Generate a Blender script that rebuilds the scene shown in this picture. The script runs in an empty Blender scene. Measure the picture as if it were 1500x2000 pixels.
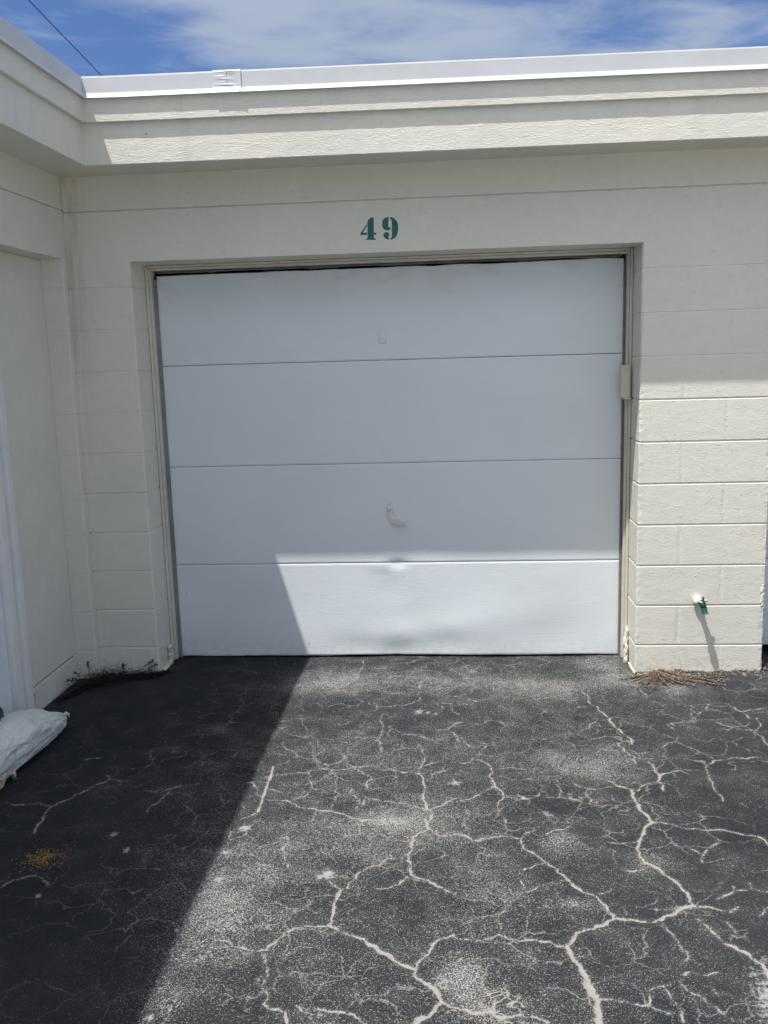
import bpy, math, random
import numpy as np
from mathutils import Vector, Matrix, noise as mn

# ------------------------------------------------------------------ camera, light, exposure
S = bpy.context.scene
COL = S.collection
S.render.engine = 'CYCLES'
S.render.resolution_x, S.render.resolution_y = 768, 1024
cam_d = bpy.data.cameras.new('camera')
cam = bpy.data.objects.new('camera', cam_d)
COL.objects.link(cam)
cr = Vector((0.996908, 0.073101, -0.028835))
cu = Vector((0.015926, 0.171381, 0.985076))
cf = Vector((-0.076952, 0.982489, -0.169687))
m = Matrix((cr, cu, -cf)).transposed().to_4x4()
m.translation = Vector((1.5500, -4.4466, 1.4637))
cam.matrix_world = m
cam_d.sensor_fit = 'HORIZONTAL'
cam_d.sensor_width = 36.0
cam_d.lens = 1774.63 / 1500 * 36.0
cam_d.clip_end = 2000
S.camera = cam

SUN = Vector((0.279, 0.2890, -1.0)).normalized()          # the way the light travels
sun_d = bpy.data.lights.new('sun', 'SUN')
sun_d.energy = 4.3
sun_d.angle = math.radians(0.5)
sun_d.color = (1.0, 0.965, 0.90)
sun = bpy.data.objects.new('sun', sun_d)
sun.rotation_euler = SUN.to_track_quat('-Z', 'Y').to_euler()
sun.location = (-4, -5, 12)
COL.objects.link(sun)

W = bpy.data.worlds.new('World')
S.world = W
W.use_nodes = True
SKY_STRENGTH = 0.138
S.view_settings.view_transform = 'Standard'
S.view_settings.look = 'None'
S.view_settings.gamma = 1.0
S.view_settings.exposure = 0.42


class NT:
    """small helper round a node tree"""
    def __init__(s, tree):
        s.t = tree
        s.n = tree.nodes
        s.l = tree.links

    def new(s, typ, **kw):
        n = s.n.new(typ)
        for k, v in kw.items():
            setattr(n, k, v)
        return n

    def put(s, sock, v):
        if hasattr(v, 'links'):
            s.l.new(v, sock)
        else:
            sock.default_value = v

    def math(s, op, a, b=None, c=None, clamp=False):
        n = s.new('ShaderNodeMath', operation=op, use_clamp=clamp)
        s.put(n.inputs[0], a)
        if b is not None:
            s.put(n.inputs[1], b)
        if c is not None:
            s.put(n.inputs[2], c)
        return n.outputs[0]

    def vmath(s, op, a, b):
        n = s.new('ShaderNodeVectorMath', operation=op)
        s.put(n.inputs[0], a)
        s.put(n.inputs[1], b)
        return n.outputs[0]

    def mix(s, f, a, b, blend='MIX'):
        n = s.new('ShaderNodeMix', data_type='RGBA', blend_type=blend)
        s.put(n.inputs[0], f)
        s.put(n.inputs[6], a)
        s.put(n.inputs[7], b)
        return n.outputs[2]

    def noise(s, vec, scale, detail=3.0, rough=0.55, dist=0.0):
        n = s.new('ShaderNodeTexNoise')
        s.put(n.inputs['Vector'], vec)
        n.inputs['Scale'].default_value = scale
        n.inputs['Detail'].default_value = detail
        n.inputs['Roughness'].default_value = rough
        n.inputs['Distortion'].default_value = dist
        return n.outputs[0]

    def ramp(s, v, lo, hi, a=0.0, b=1.0):
        n = s.new('ShaderNodeMapRange', interpolation_type='SMOOTHSTEP')
        s.put(n.inputs[0], v)
        s.put(n.inputs[1], lo)
        s.put(n.inputs[2], hi)
        s.put(n.inputs[3], a)
        s.put(n.inputs[4], b)
        return n.outputs[0]

    def scale(s, vec, xyz):
        return s.vmath('MULTIPLY', vec, xyz)


def build_sky():
    t = NT(W.node_tree)
    for n in list(t.n):
        t.n.remove(n)
    sky = t.new('ShaderNodeTexSky', sky_type='NISHITA', sun_disc=False)
    to_sun = -SUN
    sky.sun_elevation = math.asin(to_sun.z)
    sky.sun_rotation = math.atan2(to_sun.x, to_sun.y)
    sky.air_density = 1.0
    sky.dust_density = 0.35
    sky.ozone_density = 3.0
    tc = t.new('ShaderNodeTexCoord')
    d = tc.outputs['Generated']
    sx = t.new('ShaderNodeSeparateXYZ')
    t.l.new(d, sx.inputs[0])
    z = t.math('MAXIMUM', sx.outputs[2], 0.06)
    px = t.math('DIVIDE', sx.outputs[0], z)
    py = t.math('DIVIDE', sx.outputs[1], z)
    cb = t.new('ShaderNodeCombineXYZ')
    t.l.new(px, cb.inputs[0])
    t.l.new(py, cb.inputs[1])
    v = cb.outputs[0]
    # thin streaky cirrus lying in one high layer
    rot = t.new('ShaderNodeVectorRotate', rotation_type='Z_AXIS')
    t.l.new(v, rot.inputs['Vector'])
    rot.inputs['Angle'].default_value = math.radians(-28)
    st = t.scale(rot.outputs[0], (0.95, 1.30, 1.0))
    big = t.noise(t.vmath('ADD', st, CLOUD_OFF), 1.05, 2.0, 0.5, 0.5)
    fine = t.noise(t.vmath('ADD', st, (9.1, 1.7, 0.0)), 2.4, 7.0, 0.60, 0.35)
    c = t.math('ADD', t.math('MULTIPLY', big, 0.58), t.math('MULTIPLY', fine, 0.42))
    cov = t.ramp(c, 0.40, 0.63)
    cov = t.math('MULTIPLY', cov, t.ramp(sx.outputs[2], 0.02, 0.12))
    # added bright cloud round the sun, out of view, to fill the shaded walls
    dt = t.new('ShaderNodeVectorMath', operation='DOT_PRODUCT')
    t.l.new(d, dt.inputs[0])
    dt.inputs[1].default_value = tuple(to_sun)
    fill_veil = t.ramp(dt.outputs['Value'], 0.05, 0.95)
    cov = t.math('MULTIPLY', t.math('MAXIMUM', cov, t.math('MULTIPLY', fill_veil, 0.9)), 0.86)
    glow = t.math('ADD', 1.0, t.math('MULTIPLY', fill_veil, FILL_VEIL))
    hsv = t.new('ShaderNodeHueSaturation')
    hsv.inputs['Saturation'].default_value = 1.24
    hsv.inputs['Value'].default_value = SKY_V
    hsv.inputs['Hue'].default_value = 0.514
    t.l.new(sky.outputs[0], hsv.inputs['Color'])
    cl = t.new('ShaderNodeVectorMath', operation='SCALE')
    t.l.new(t.mix(fill_veil, (CLOUD_V * 0.86, CLOUD_V, CLOUD_V * 1.22, 1), (CLOUD_V * 1.04, CLOUD_V, CLOUD_V * 0.93, 1)), cl.inputs[0])
    t.l.new(glow, cl.inputs['Scale'])
    col = t.mix(cov, hsv.outputs[0], cl.outputs[0])
    bg = t.new('ShaderNodeBackground')
    bg.inputs['Strength'].default_value = SKY_STRENGTH
    t.l.new(col, bg.inputs['Color'])
    out = t.new('ShaderNodeOutputWorld')
    t.l.new(bg.outputs[0], out.inputs[0])


CLOUD_OFF = (1.9, 8.3, 0.0)
CLOUD_V = 2.8                               # radiance of thin cloud away from the sun
FILL_VEIL = 1.75  # extra brightness of the added cloud round the sun
SKY_V = 0.62
build_sky()

# ------------------------------------------------------------------ helpers
rng = random.Random(49)
G = -0.145                                   # ground level (z = 0 is the lowest block joint)
COURSE = 0.2032


def tag(o, label=None, cat=None, group=None, kind=None):
    if label:
        o['label'] = label
    if cat:
        o['category'] = cat
    if group:
        o['group'] = group
    if kind:
        o['kind'] = kind
    return o


class MB:
    def __init__(s):
        s.v = []
        s.f = []
        s.mi = []

    def box(s, x0, x1, y0, y1, z0, z1, bev=0.0):
        if bev > 0:
            return s.bbox(x0, x1, y0, y1, z0, z1, bev)
        b = len(s.v)
        s.v += [(x0, y0, z0), (x1, y0, z0), (x1, y1, z0), (x0, y1, z0), (x0, y0, z1), (x1, y0, z1), (x1, y1, z1), (x0, y1, z1)]
        for q in ((0, 3, 2, 1), (4, 5, 6, 7), (0, 1, 5, 4), (1, 2, 6, 5), (2, 3, 7, 6), (3, 0, 4, 7)):
            s.f.append(tuple(b + i for i in q))
        return s

    def bbox(s, x0, x1, y0, y1, z0, z1, b):
        """box with chamfered edges: convex hull style from 24 points"""
        import bmesh
        bm = bmesh.new()
        vs = [bm.verts.new(p) for p in ((x0, y0, z0), (x1, y0, z0), (x1, y1, z0), (x0, y1, z0), (x0, y0, z1), (x1, y0, z1), (x1, y1, z1), (x0, y1, z1))]
        for q in ((0, 3, 2, 1), (4, 5, 6, 7), (0, 1, 5, 4), (1, 2, 6, 5), (2, 3, 7, 6), (3, 0, 4, 7)):
            bm.faces.new([vs[i] for i in q])
        bmesh.ops.bevel(bm, geom=list(bm.edges), offset=b, segments=2, affect='EDGES', profile=0.5)
        s.add_bm(bm)
        return s

    def add_bm(s, bm, mat=None):
        base = len(s.v)
        bm.verts.index_update()
        for v in bm.verts:
            p = v.co if mat is None else mat @ v.co
            s.v.append(tuple(p))
        for f in bm.faces:
            s.f.append(tuple(base + v.index for v in f.verts))
        bm.free()

    def grid(s, pts):
        """pts[i][j] -> quads"""
        b = len(s.v)
        ni, nj = len(pts), len(pts[0])
        for row in pts:
            s.v += [tuple(p) for p in row]
        for i in range(ni - 1):
            for j in range(nj - 1):
                s.f.append((b + i * nj + j, b + (i + 1) * nj + j, b + (i + 1) * nj + j + 1, b + i * nj + j + 1))

    def tube(s, pts, rad, n=12, cap=True):
        pts = [Vector(p) for p in pts]
        rs = rad if isinstance(rad, (list, tuple)) else [rad] * len(pts)
        b = len(s.v)
        for i, p in enumerate(pts):
            a = pts[max(i - 1, 0)]
            c = pts[min(i + 1, len(pts) - 1)]
            d = (c - a)
            if d.length < 1e-9:
                d = Vector((0, 0, 1))
            d.normalize()
            h = Vector((0, 0, 1)) if abs(d.z) < 0.9 else Vector((1, 0, 0))
            e1 = d.cross(h).normalized()
            e2 = d.cross(e1).normalized()
            for k in range(n):
                t = 2 * math.pi * k / n
                s.v.append(tuple(p + rs[i] * (math.cos(t) * e1 + math.sin(t) * e2)))
        for i in range(len(pts) - 1):
            for k in range(n):
                k2 = (k + 1) % n
                s.f.append((b + i * n + k, b + i * n + k2, b + (i + 1) * n + k2, b + (i + 1) * n + k))
        if cap:
            s.f.append(tuple(b + k for k in reversed(range(n))))
            s.f.append(tuple(b + (len(pts) - 1) * n + k for k in range(n)))

    def build(s, name, mat, parent=None, smooth=False, angle=None):
        me = bpy.data.meshes.new(name)
        me.from_pydata(s.v, [], s.f)
        me.update()
        import bmesh
        bm = bmesh.new()
        bm.from_mesh(me)
        bmesh.ops.recalc_face_normals(bm, faces=bm.faces)
        bm.to_mesh(me)
        bm.free()
        if smooth:
            me.polygons.foreach_set('use_smooth', [True] * len(me.polygons))
        me.materials.append(mat)
        o = bpy.data.objects.new(name, me)
        COL.objects.link(o)
        if parent:
            o.parent = parent
            pm = Matrix.Translation(parent.location) if parent.type == 'EMPTY' else Matrix.Identity(4)
            o.matrix_parent_inverse = pm.inverted()
        return o


def empty(name, loc):
    o = bpy.data.objects.new(name, None)
    o.location = loc
    o.empty_display_size = 0.2
    COL.objects.link(o)
    return o


# ------------------------------------------------------------------ materials
def mat_new(name):
    mt = bpy.data.materials.new(name)
    mt.use_nodes = True
    t = NT(mt.node_tree)
    for n in list(t.n):
        t.n.remove(n)
    p = t.new('ShaderNodeBsdfPrincipled')
    o = t.new('ShaderNodeOutputMaterial')
    t.l.new(p.outputs[0], o.inputs[0])
    g = t.new('ShaderNodeNewGeometry')
    return mt, t, p, g.outputs['Position']


def bump(t, p, h, strength, dist, prev=None):
    b = t.new('ShaderNodeBump')
    b.inputs['Strength'].default_value = strength
    b.inputs['Distance'].default_value = dist
    t.put(b.inputs['Height'], h)
    if prev is not None:
        t.l.new(prev, b.inputs['Normal'])
    t.l.new(b.outputs[0], p.inputs['Normal'])
    return b.outputs[0]


def m_paint(name, col, rough=0.55, var=0.05, fine=0.0018, coarse=0.003, stretch=(1, 1, 1), fs=70, spec=0.35, lumps=0.0, dirt=0.0):
    mt, t, p, P = mat_new(name)
    n1 = t.noise(P, 2.3, 4, 0.6)
    n2 = t.noise(P, 17, 3, 0.6)
    f = t.math('ADD', t.math('MULTIPLY', n1, 0.7), t.math('MULTIPLY', n2, 0.3))
    dark = tuple(c * (1 - 2.2 * var) for c in col) + (1,)
    lite = tuple(min(c * (1 + var), 0.95) for c in col) + (1,)
    c = t.mix(t.ramp(f, 0.3, 0.7), dark, lite)
    if dirt > 0:
        sp = t.new('ShaderNodeSeparateXYZ')
        t.l.new(P, sp.inputs[0])
        d = t.ramp(t.noise(t.scale(P, (9, 9, 1.2)), 1.0, 5, 0.65), 0.56, 0.78)
        c = t.mix(t.math('MULTIPLY', d, dirt), c, (0.20, 0.17, 0.12, 1))
    t.l.new(c, p.inputs['Base Color'])
    p.inputs['Roughness'].default_value = rough
    p.inputs['Specular IOR Level'].default_value = spec
    sv = t.scale(P, stretch)
    h = t.math('MULTIPLY', t.noise(sv, fs, 4, 0.65), 1.0)
    nb = bump(t, p, h, 1.0, fine)
    if coarse:
        nb = bump(t, p, t.noise(sv, fs * 0.16, 3, 0.55), 1.0, coarse, nb)
    if lumps:
        r = t.ramp(t.noise(sv, fs * 0.5, 2, 0.5, 0.8), 0.56, 0.74)
        bump(t, p, r, 1.0, lumps, nb)
    return mt


def m_block(name, col):
    """painted concrete block: soft head joints between the blocks, lumpy brushed paint"""
    mt, t, p, P = mat_new(name)
    n1 = t.noise(P, 1.7, 4, 0.6)
    n2 = t.noise(P, 21, 4, 0.65)
    f = t.math('ADD', t.math('MULTIPLY', n1, 0.6), t.math('MULTIPLY', n2, 0.4))
    dark = tuple(c * 0.945 for c in col) + (1,)
    lite = tuple(min(c * 1.02, 0.95) for c in col) + (1,)
    c = t.mix(t.ramp(f, 0.32, 0.68), dark, lite)
    sp = t.new('ShaderNodeSeparateXYZ')
    t.l.new(P, sp.inputs[0])
    # brown run-off streaks down the inside corner, and grime splashed up from the pavement
    cx = t.ramp(sp.outputs[0], -0.31, -0.17, 1.0, 0.0)
    cy = t.ramp(sp.outputs[1], -0.03, -0.01, 0.0, 1.0)
    cz = t.ramp(sp.outputs[2], 0.9, 2.1, 0.1, 1.0)
    sn = t.ramp(t.noise(t.scale(P, (26, 26, 2.2)), 1.0, 5, 0.65), 0.38, 0.66)
    k = t.math('MULTIPLY', t.math('MULTIPLY', cx, cz), t.math('MULTIPLY', sn, cy))
    c = t.mix(t.math('MULTIPLY', k, 0.42), c, (0.24, 0.20, 0.13, 1))
    gz = t.ramp(sp.outputs[2], -0.14, 0.0, 1.0, 0.0)
    gn = t.ramp(t.noise(P, 34, 5, 0.7), 0.46, 0.66)
    c = t.mix(t.math('MULTIPLY', t.math('MULTIPLY', gz, gn), 0.35), c, (0.22, 0.20, 0.17, 1))
    t.l.new(c, p.inputs['Base Color'])
    p.inputs['Roughness'].default_value = 0.6
    p.inputs['Specular IOR Level'].default_value = 0.3
    sv = t.scale(P, (0.8, 1.0, 1.5))
    nb = bump(t, p, t.noise(sv, 85, 4, 0.65), 1.0, 0.0012)
    nb = bump(t, p, t.noise(sv, 13, 3, 0.6), 1.0, 0.0018, nb)
    # stray lumps and trowel marks
    r = t.ramp(t.noise(t.scale(P, (1.0, 1.0, 1.9)), 30, 3, 0.6, 1.2), 0.60, 0.76)
    nb = bump(t, p, r, 1.0, 0.0013, nb)
    # head joints: x period of one block, every other course shifted by half
    row = t.math('FLOOR', t.math('DIVIDE', sp.outputs[2], COURSE))
    odd = t.math('PINGPONG', row, 1.0)
    wob = t.math('MULTIPLY', t.math('SUBTRACT', t.noise(P, 40, 3, 0.6), 0.5), 0.012)
    xx = t.math('ADD', t.math('ADD', sp.outputs[0], -2.648 + 0.4064 * 8), wob)
    xx = t.math('ADD', xx, t.math('MULTIPLY', odd, 0.2032))
    fr = t.math('MULTIPLY', t.math('FRACT', t.math('DIVIDE', t.math('ADD', xx, 0.2032), 0.4064)), 0.4064)
    dd = t.math('ABSOLUTE', t.math('SUBTRACT', fr, 0.2032))
    j = t.ramp(dd, 0.001, 0.016)
    low = t.math('MULTIPLY', t.ramp(sp.outputs[2], 1.80, 1.84, 1.0, 0.0), t.ramp(sp.outputs[0], 0.1, 2.3, 0.25, 1.0))
    low = t.math('MULTIPLY', low, t.ramp(t.noise(P, 5.0, 3, 0.6), 0.35, 0.65, 0.25, 1.0))
    bump(t, p, t.math('MULTIPLY', t.math('SUBTRACT', j, 1.0), low), 0.7, 0.0032, nb)
    return mt


def m_door(name, col):
    mt, t, p, P = mat_new(name)
    sp = t.new('ShaderNodeSeparateXYZ')
    t.l.new(P, sp.inputs[0])
    z = sp.outputs[2]
    n1 = t.noise(t.scale(P, (1.0, 1.0, 1.6)), 2.2, 5, 0.6)
    c = t.mix(t.ramp(n1, 0.3, 0.72), tuple(v * 0.97 for v in col) + (1,), tuple(v * 1.015 for v in col) + (1,))
    # fingered grime under the head, splash dirt along the bottom, rubbed scuffs, a few chips
    top = t.math('MULTIPLY', t.ramp(z, 1.70, 1.90), t.ramp(t.noise(t.scale(P, (5, 5, 11)), 1.0, 6, 0.68), 0.44, 0.70))
    c = t.mix(t.math('MULTIPLY', top, 0.20), c, (0.30, 0.29, 0.29, 1))
    bot = t.math('MULTIPLY', t.ramp(z, -0.13, 0.02, 1.0, 0.0), t.ramp(t.noise(P, 28, 5, 0.7), 0.42, 0.68))
    c = t.mix(t.math('MULTIPLY', bot, 0.20), c, (0.32, 0.30, 0.27, 1))
    sc = t.ramp(t.noise(t.scale(P, (3.2, 3.2, 21)), 1.0, 6, 0.7, 0.8), 0.61, 0.72)
    sc = t.math('MULTIPLY', sc, t.ramp(t.noise(P, 2.1, 3, 0.6), 0.46, 0.62))
    c = t.mix(t.math('MULTIPLY', sc, 0.08), c, (0.38, 0.385, 0.40, 1))
    ch = t.ramp(t.noise(P, 21, 2, 0.5), 0.775, 0.80)
    c = t.mix(t.math('MULTIPLY', ch, 0.7), c, (0.22, 0.20, 0.18, 1))
    t.l.new(c, p.inputs['Base Color'])
    p.inputs['Roughness'].default_value = 0.48
    p.inputs['Specular IOR Level'].default_value = 0.4
    g = t.scale(P, (0.20, 1, 3.0))
    nb = bump(t, p, t.noise(g, 75, 4, 0.65), 1.0, 0.0008)
    nb = bump(t, p, t.noise(t.scale(P, (0.6, 1, 1.0)), 5.5, 2, 0.5), 1.0, 0.0016, nb)
    r = t.ramp(t.noise(P, 40, 2, 0.5), 0.745, 0.80)
    bump(t, p, r, 1.0, 0.0012, nb)
    return mt


def m_flat(name, col, rough=0.6, metal=0.0, var=0.1, scale=40, bumpd=0.0008, spec=0.4):
    mt, t, p, P = mat_new(name)
    n = t.noise(P, scale, 4, 0.6)
    a = tuple(c * (1 - var) for c in col) + (1,)
    b = tuple(min(c * (1 + var), 1) for c in col) + (1,)
    t.l.new(t.mix(t.ramp(n, 0.3, 0.7), a, b), p.inputs['Base Color'])
    p.inputs['Roughness'].default_value = rough
    p.inputs['Metallic'].default_value = metal
    p.inputs['Specular IOR Level'].default_value = spec
    bump(t, p, n, 1.0, bumpd)
    return mt


def m_asphalt():
    mt, t, p, P = mat_new('cracked_asphalt')
    at = lambda nm: t.new('ShaderNodeAttribute', attribute_name=nm).outputs['Fac']
    crack, worn, spot, shade_mask, scr = at('crack'), at('worn'), at('spot'), at('shade_mask'), at('ravel')
    # sealcoat colour
    n_big = t.noise(P, 1.6, 4, 0.6)
    n_mid = t.noise(P, 9, 4, 0.62)
    base = t.mix(t.ramp(n_big, 0.32, 0.68), (0.019, 0.022, 0.026, 1), (0.029, 0.032, 0.036, 1))
    base = t.mix(t.ramp(n_mid, 0.42, 0.72, 0, 0.45), base, (0.045, 0.047, 0.049, 1))
    # pale stone showing through the worn sealcoat: two sizes of fleck
    w = t.math('ADD', t.math('ADD', 0.22, t.math('MULTIPLY', worn, 0.62)), t.math('MULTIPLY', t.math('SUBTRACT', n_mid, 0.5), 0.85))
    w = t.math('ADD', w, t.math('MULTIPLY', t.math('SUBTRACT', n_big, 0.5), 0.6))
    w = t.math('SUBTRACT', w, t.math('MULTIPLY', shade_mask, 0.55))  # thins the pale flecks, darkening the shaded left side
    f1 = t.noise(P, 215, 4, 0.70, 0.4)
    f2 = t.noise(t.vmath('ADD', P, (3.1, 7.7, 1.3)), 330, 2, 0.6)
    th1 = t.math('SUBTRACT', 0.668, t.math('MULTIPLY', w, 0.150))
    th2 = t.math('SUBTRACT', 0.668, t.math('MULTIPLY', w, 0.14))
    k1 = t.ramp(f1, th1, t.math('ADD', th1, 0.035))
    k2 = t.ramp(f2, th2, t.math('ADD', th2, 0.045))
    k = t.math('MAXIMUM', k1, t.math('MULTIPLY', k2, 0.8))
    stone = t.mix(t.noise(P, 60, 2, 0.5), (0.17, 0.17, 0.167, 1), (0.52, 0.515, 0.50, 1))
    c = t.mix(t.math('MULTIPLY', k, 0.95), base, stone)
    # fine hair cracks that nobody traced
    nn = t.new('ShaderNodeTexNoise')
    nn.inputs['Scale'].default_value = 11
    nn.inputs['Detail'].default_value = 5
    t.l.new(P, nn.inputs['Vector'])
    wv = t.vmath('ADD', P, t.vmath('MULTIPLY', t.vmath('SUBTRACT', nn.outputs[1], (0.5, 0.5, 0.5)), (0.16, 0.16, 0.0)))
    vo = t.new('ShaderNodeTexVoronoi', feature='DISTANCE_TO_EDGE', voronoi_dimensions='2D')
    vo.inputs['Scale'].default_value = 7.5
    t.l.new(wv, vo.inputs['Vector'])
    hair = t.ramp(vo.outputs[0], 0.008, 0.030, 1.0, 0.0)
    hm = t.ramp(t.noise(P, 4.2, 4, 0.65), 0.42, 0.58)
    hm = t.math('MULTIPLY', hm, t.math('SUBTRACT', 1.0, t.math('MULTIPLY', shade_mask, 0.8)))
    hb = t.ramp(f1, 0.38, 0.50)
    hair = t.math('MULTIPLY', t.math('MULTIPLY', hair, hm), t.math('MULTIPLY', hb, 0.54))
    c = t.mix(hair, c, (0.30, 0.295, 0.28, 1))
    # silt-filled cracks
    rag = t.math('ADD', t.math('MULTIPLY', t.math('SUBTRACT', t.noise(P, 170, 5, 0.75), 0.5), 0.0150), t.math('MULTIPLY', t.math('SUBTRACT', t.noise(P, 27, 3, 0.6), 0.5), 0.0125))
    cd = t.math('ADD', crack, rag)
    cm = t.ramp(cd, -0.0002, 0.0016, 1.0, 0.0)
    silt = t.mix(t.noise(P, 55, 4, 0.65), (0.22, 0.212, 0.195, 1), (0.37, 0.36, 0.335, 1))
    halo = t.math('MULTIPLY', t.ramp(cd, 0.0, 0.012, 1.0, 0.0), t.ramp(f1, 0.46, 0.58))
    c = t.mix(t.math('MULTIPLY', halo, 0.42), c, (0.24, 0.235, 0.22, 1))
    c = t.mix(t.math('MULTIPLY', cm, 0.97), c, silt)
    # paint drips and scuffs
    sm = t.ramp(t.math('ADD', spot, t.math('MULTIPLY', t.math('SUBTRACT', t.noise(P, 85, 5, 0.72), 0.5), 3.0)), 0.30, 1.05)
    sm = t.math('MULTIPLY', sm, t.ramp(spot, 0.04, 0.2))
    c = t.mix(t.math('MULTIPLY', sm, 0.85), c, (0.34, 0.345, 0.355, 1))
    # silt lying between proud stones where the surface has ravelled
    vs = t.new('ShaderNodeTexVoronoi', feature='DISTANCE_TO_EDGE')
    vs.inputs['Scale'].default_value = 52
    t.l.new(wv, vs.inputs['Vector'])
    sv_ = t.ramp(t.math('ADD', vs.outputs[0], t.math('MULTIPLY', t.math('SUBTRACT', t.noise(P, 90, 3, 0.6), 0.5), 0.35)), 0.06, 0.14, 1.0, 0.0)
    sv_ = t.math('MULTIPLY', sv_, t.ramp(t.math('ADD', scr, t.math('MULTIPLY', t.math('SUBTRACT', t.noise(P, 16, 4, 0.65), 0.5), 1.6)), 0.35, 0.65))
    c = t.mix(t.math('MULTIPLY', sv_, 0.9), c, silt)
    t.l.new(c, p.inputs['Base Color'])
    p.inputs['Roughness'].default_value = 0.95
    p.inputs['Specular IOR Level'].default_value = 0.12
    nb = bump(t, p, t.noise(P, 190, 4, 0.7), 1.0, 0.0028)
    nb = bump(t, p, t.noise(P, 24, 4, 0.6), 1.0, 0.004, nb)
    bump(t, p, cm, -0.6, 0.002, nb)
    return mt


def m_bag(name, col, col2):
    mt, t, p, P = mat_new(name)
    n = t.noise(P, 9, 4, 0.6)
    c = t.mix(t.ramp(n, 0.35, 0.7), col + (1,), col2 + (1,))
    dn = t.ramp(t.noise(P, 14, 5, 0.68, 0.6), 0.50, 0.72)
    c = t.mix(t.math('MULTIPLY', dn, 0.40), c, (0.42, 0.37, 0.27, 1))
    t.l.new(c, p.inputs['Base Color'])
    p.inputs['Roughness'].default_value = 0.5
    p.inputs['Specular IOR Level'].default_value = 0.4
    wv = t.new('ShaderNodeTexChecker')
    wv.inputs['Scale'].default_value = 260
    t.l.new(P, wv.inputs[0])
    nb = bump(t, p, wv.outputs[1], 0.35, 0.0006)
    nb = bump(t, p, t.noise(t.scale(P, (1.0, 0.35, 1.0)), 34, 3, 0.6, 0.8), 1.0, 0.009, nb)
    return mt


CREAM = (0.69, 0.674, 0.608)
M = {}
M['block'] = m_block('cream_painted_block', CREAM)
M['stucco'] = m_paint('cream_painted_stucco', CREAM, 0.6, 0.04, 0.0014, 0.003, (0.8, 1, 1.3), 75, 0.3)
M['fascia'] = m_paint('cream_rough_fascia', (0.68, 0.665, 0.605), 0.6, 0.03, 0.0022, 0.0018, (0.40, 0.40, 1.4), 150, 0.3, lumps=0.0008, dirt=0.13)
M['frame'] = m_paint('cream_painted_wood', (0.62, 0.60, 0.53), 0.5, 0.06, 0.0012, 0.0025, (1.6, 1.6, 0.5), 60, 0.35, dirt=0.10)
M['metal'] = m_paint('white_roof_edging', (0.53, 0.54, 0.57), 0.4, 0.03, 0.0002, 0.0012, (0.3, 1, 1), 30, 0.45)
M['door'] = m_door('white_garage_door_paint', (0.685, 0.735, 0.775))
M['trim'] = m_paint('white_trim_paint', (0.72, 0.725, 0.725), 0.5, 0.04, 0.0010, 0.003, (1, 1, 0.4), 50, 0.4)
M['panel'] = m_paint('smooth_cream_panel', (0.68, 0.665, 0.605), 0.55, 0.03, 0.0006, 0.002, (1, 1, 1), 40, 0.35)
M['kick'] = m_paint('pale_kickboard_paint', (0.68, 0.665, 0.64), 0.55, 0.06, 0.0012, 0.002, (1, 1, 1), 45, 0.35, dirt=0.22)
M['roof'] = m_flat('roof_membrane', (0.55, 0.55, 0.54), 0.8)
M['dark'] = m_flat('gap_shade_nail_black', (0.018, 0.018, 0.018), 0.9)  # near-black: paints the shade behind gaps, also holes and a nail
M['grime'] = m_flat('grey_weatherstrip', (0.20, 0.205, 0.215), 0.7, 0, 0.22, 9)
M['teal'] = m_flat('teal_stencil_paint', (0.020, 0.125, 0.120), 0.6, 0, 0.18, 60, 0.0006)
M['green'] = m_flat('green_hose_bib_paint', (0.02, 0.13, 0.095), 0.4, 0, 0.2, 120)
M['dkgreen'] = m_flat('dark_green_paint', (0.008, 0.045, 0.034), 0.45, 0, 0.3, 120)
M['caulk'] = m_paint('white_lumpy_caulk', (0.78, 0.76, 0.70), 0.5, 0.03, 0.003, 0.006, (1, 1, 1), 120, 0.35)
M['rust'] = m_flat('rust_brown', (0.14, 0.055, 0.022), 0.8, 0, 0.4, 150)
M['bag'] = m_bag('white_woven_sack', (0.60, 0.64, 0.66), (0.69, 0.72, 0.73))
M['tan'] = m_bag('tan_woven_sack', (0.50, 0.42, 0.27), (0.60, 0.53, 0.38))
M['weed'] = m_flat('dark_weed_leaf', (0.016, 0.018, 0.010), 0.7, 0, 0.5, 60)
M['seed'] = m_flat('dark_seed_head', (0.014, 0.014, 0.012), 0.8, 0, 0.4, 90)
M['dry'] = m_flat('dry_brown_weed', (0.255, 0.195, 0.15), 0.8, 0, 0.55, 70)
M['drystem'] = m_flat('dead_stem', (0.16, 0.115, 0.08), 0.8, 0, 0.4, 70)
M['litter'] = m_flat('grey_litter', (0.12, 0.115, 0.105), 0.9, 0, 0.6, 300)
M['leaf'] = m_flat('dry_yellow_leaf', (0.52, 0.38, 0.18), 0.7, 0, 0.2, 90)
M['sand'] = m_flat('ochre_sand', (0.32, 0.20, 0.045), 0.9, 0, 0.35, 160)
M['wire'] = m_flat('black_cable', (0.012, 0.012, 0.014), 0.6)
M['tarp'] = m_flat('green_plastic', (0.012, 0.060, 0.035), 0.35, 0, 0.6, 30, 0.006)
M['chip'] = m_flat('pale_grit', (0.45, 0.44, 0.41), 0.9, 0, 0.3, 200)
M['edge'] = m_flat('grey_plate_outline', (0.38, 0.40, 0.42), 0.7)
M['bounce'] = m_flat('pale_bounce_sheet', (0.52, 0.51, 0.475), 0.9, 0, 0.10, 6, 0.002)  # colour of the added sheet that bounces sunlight
M['asphalt'] = m_asphalt()

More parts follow.
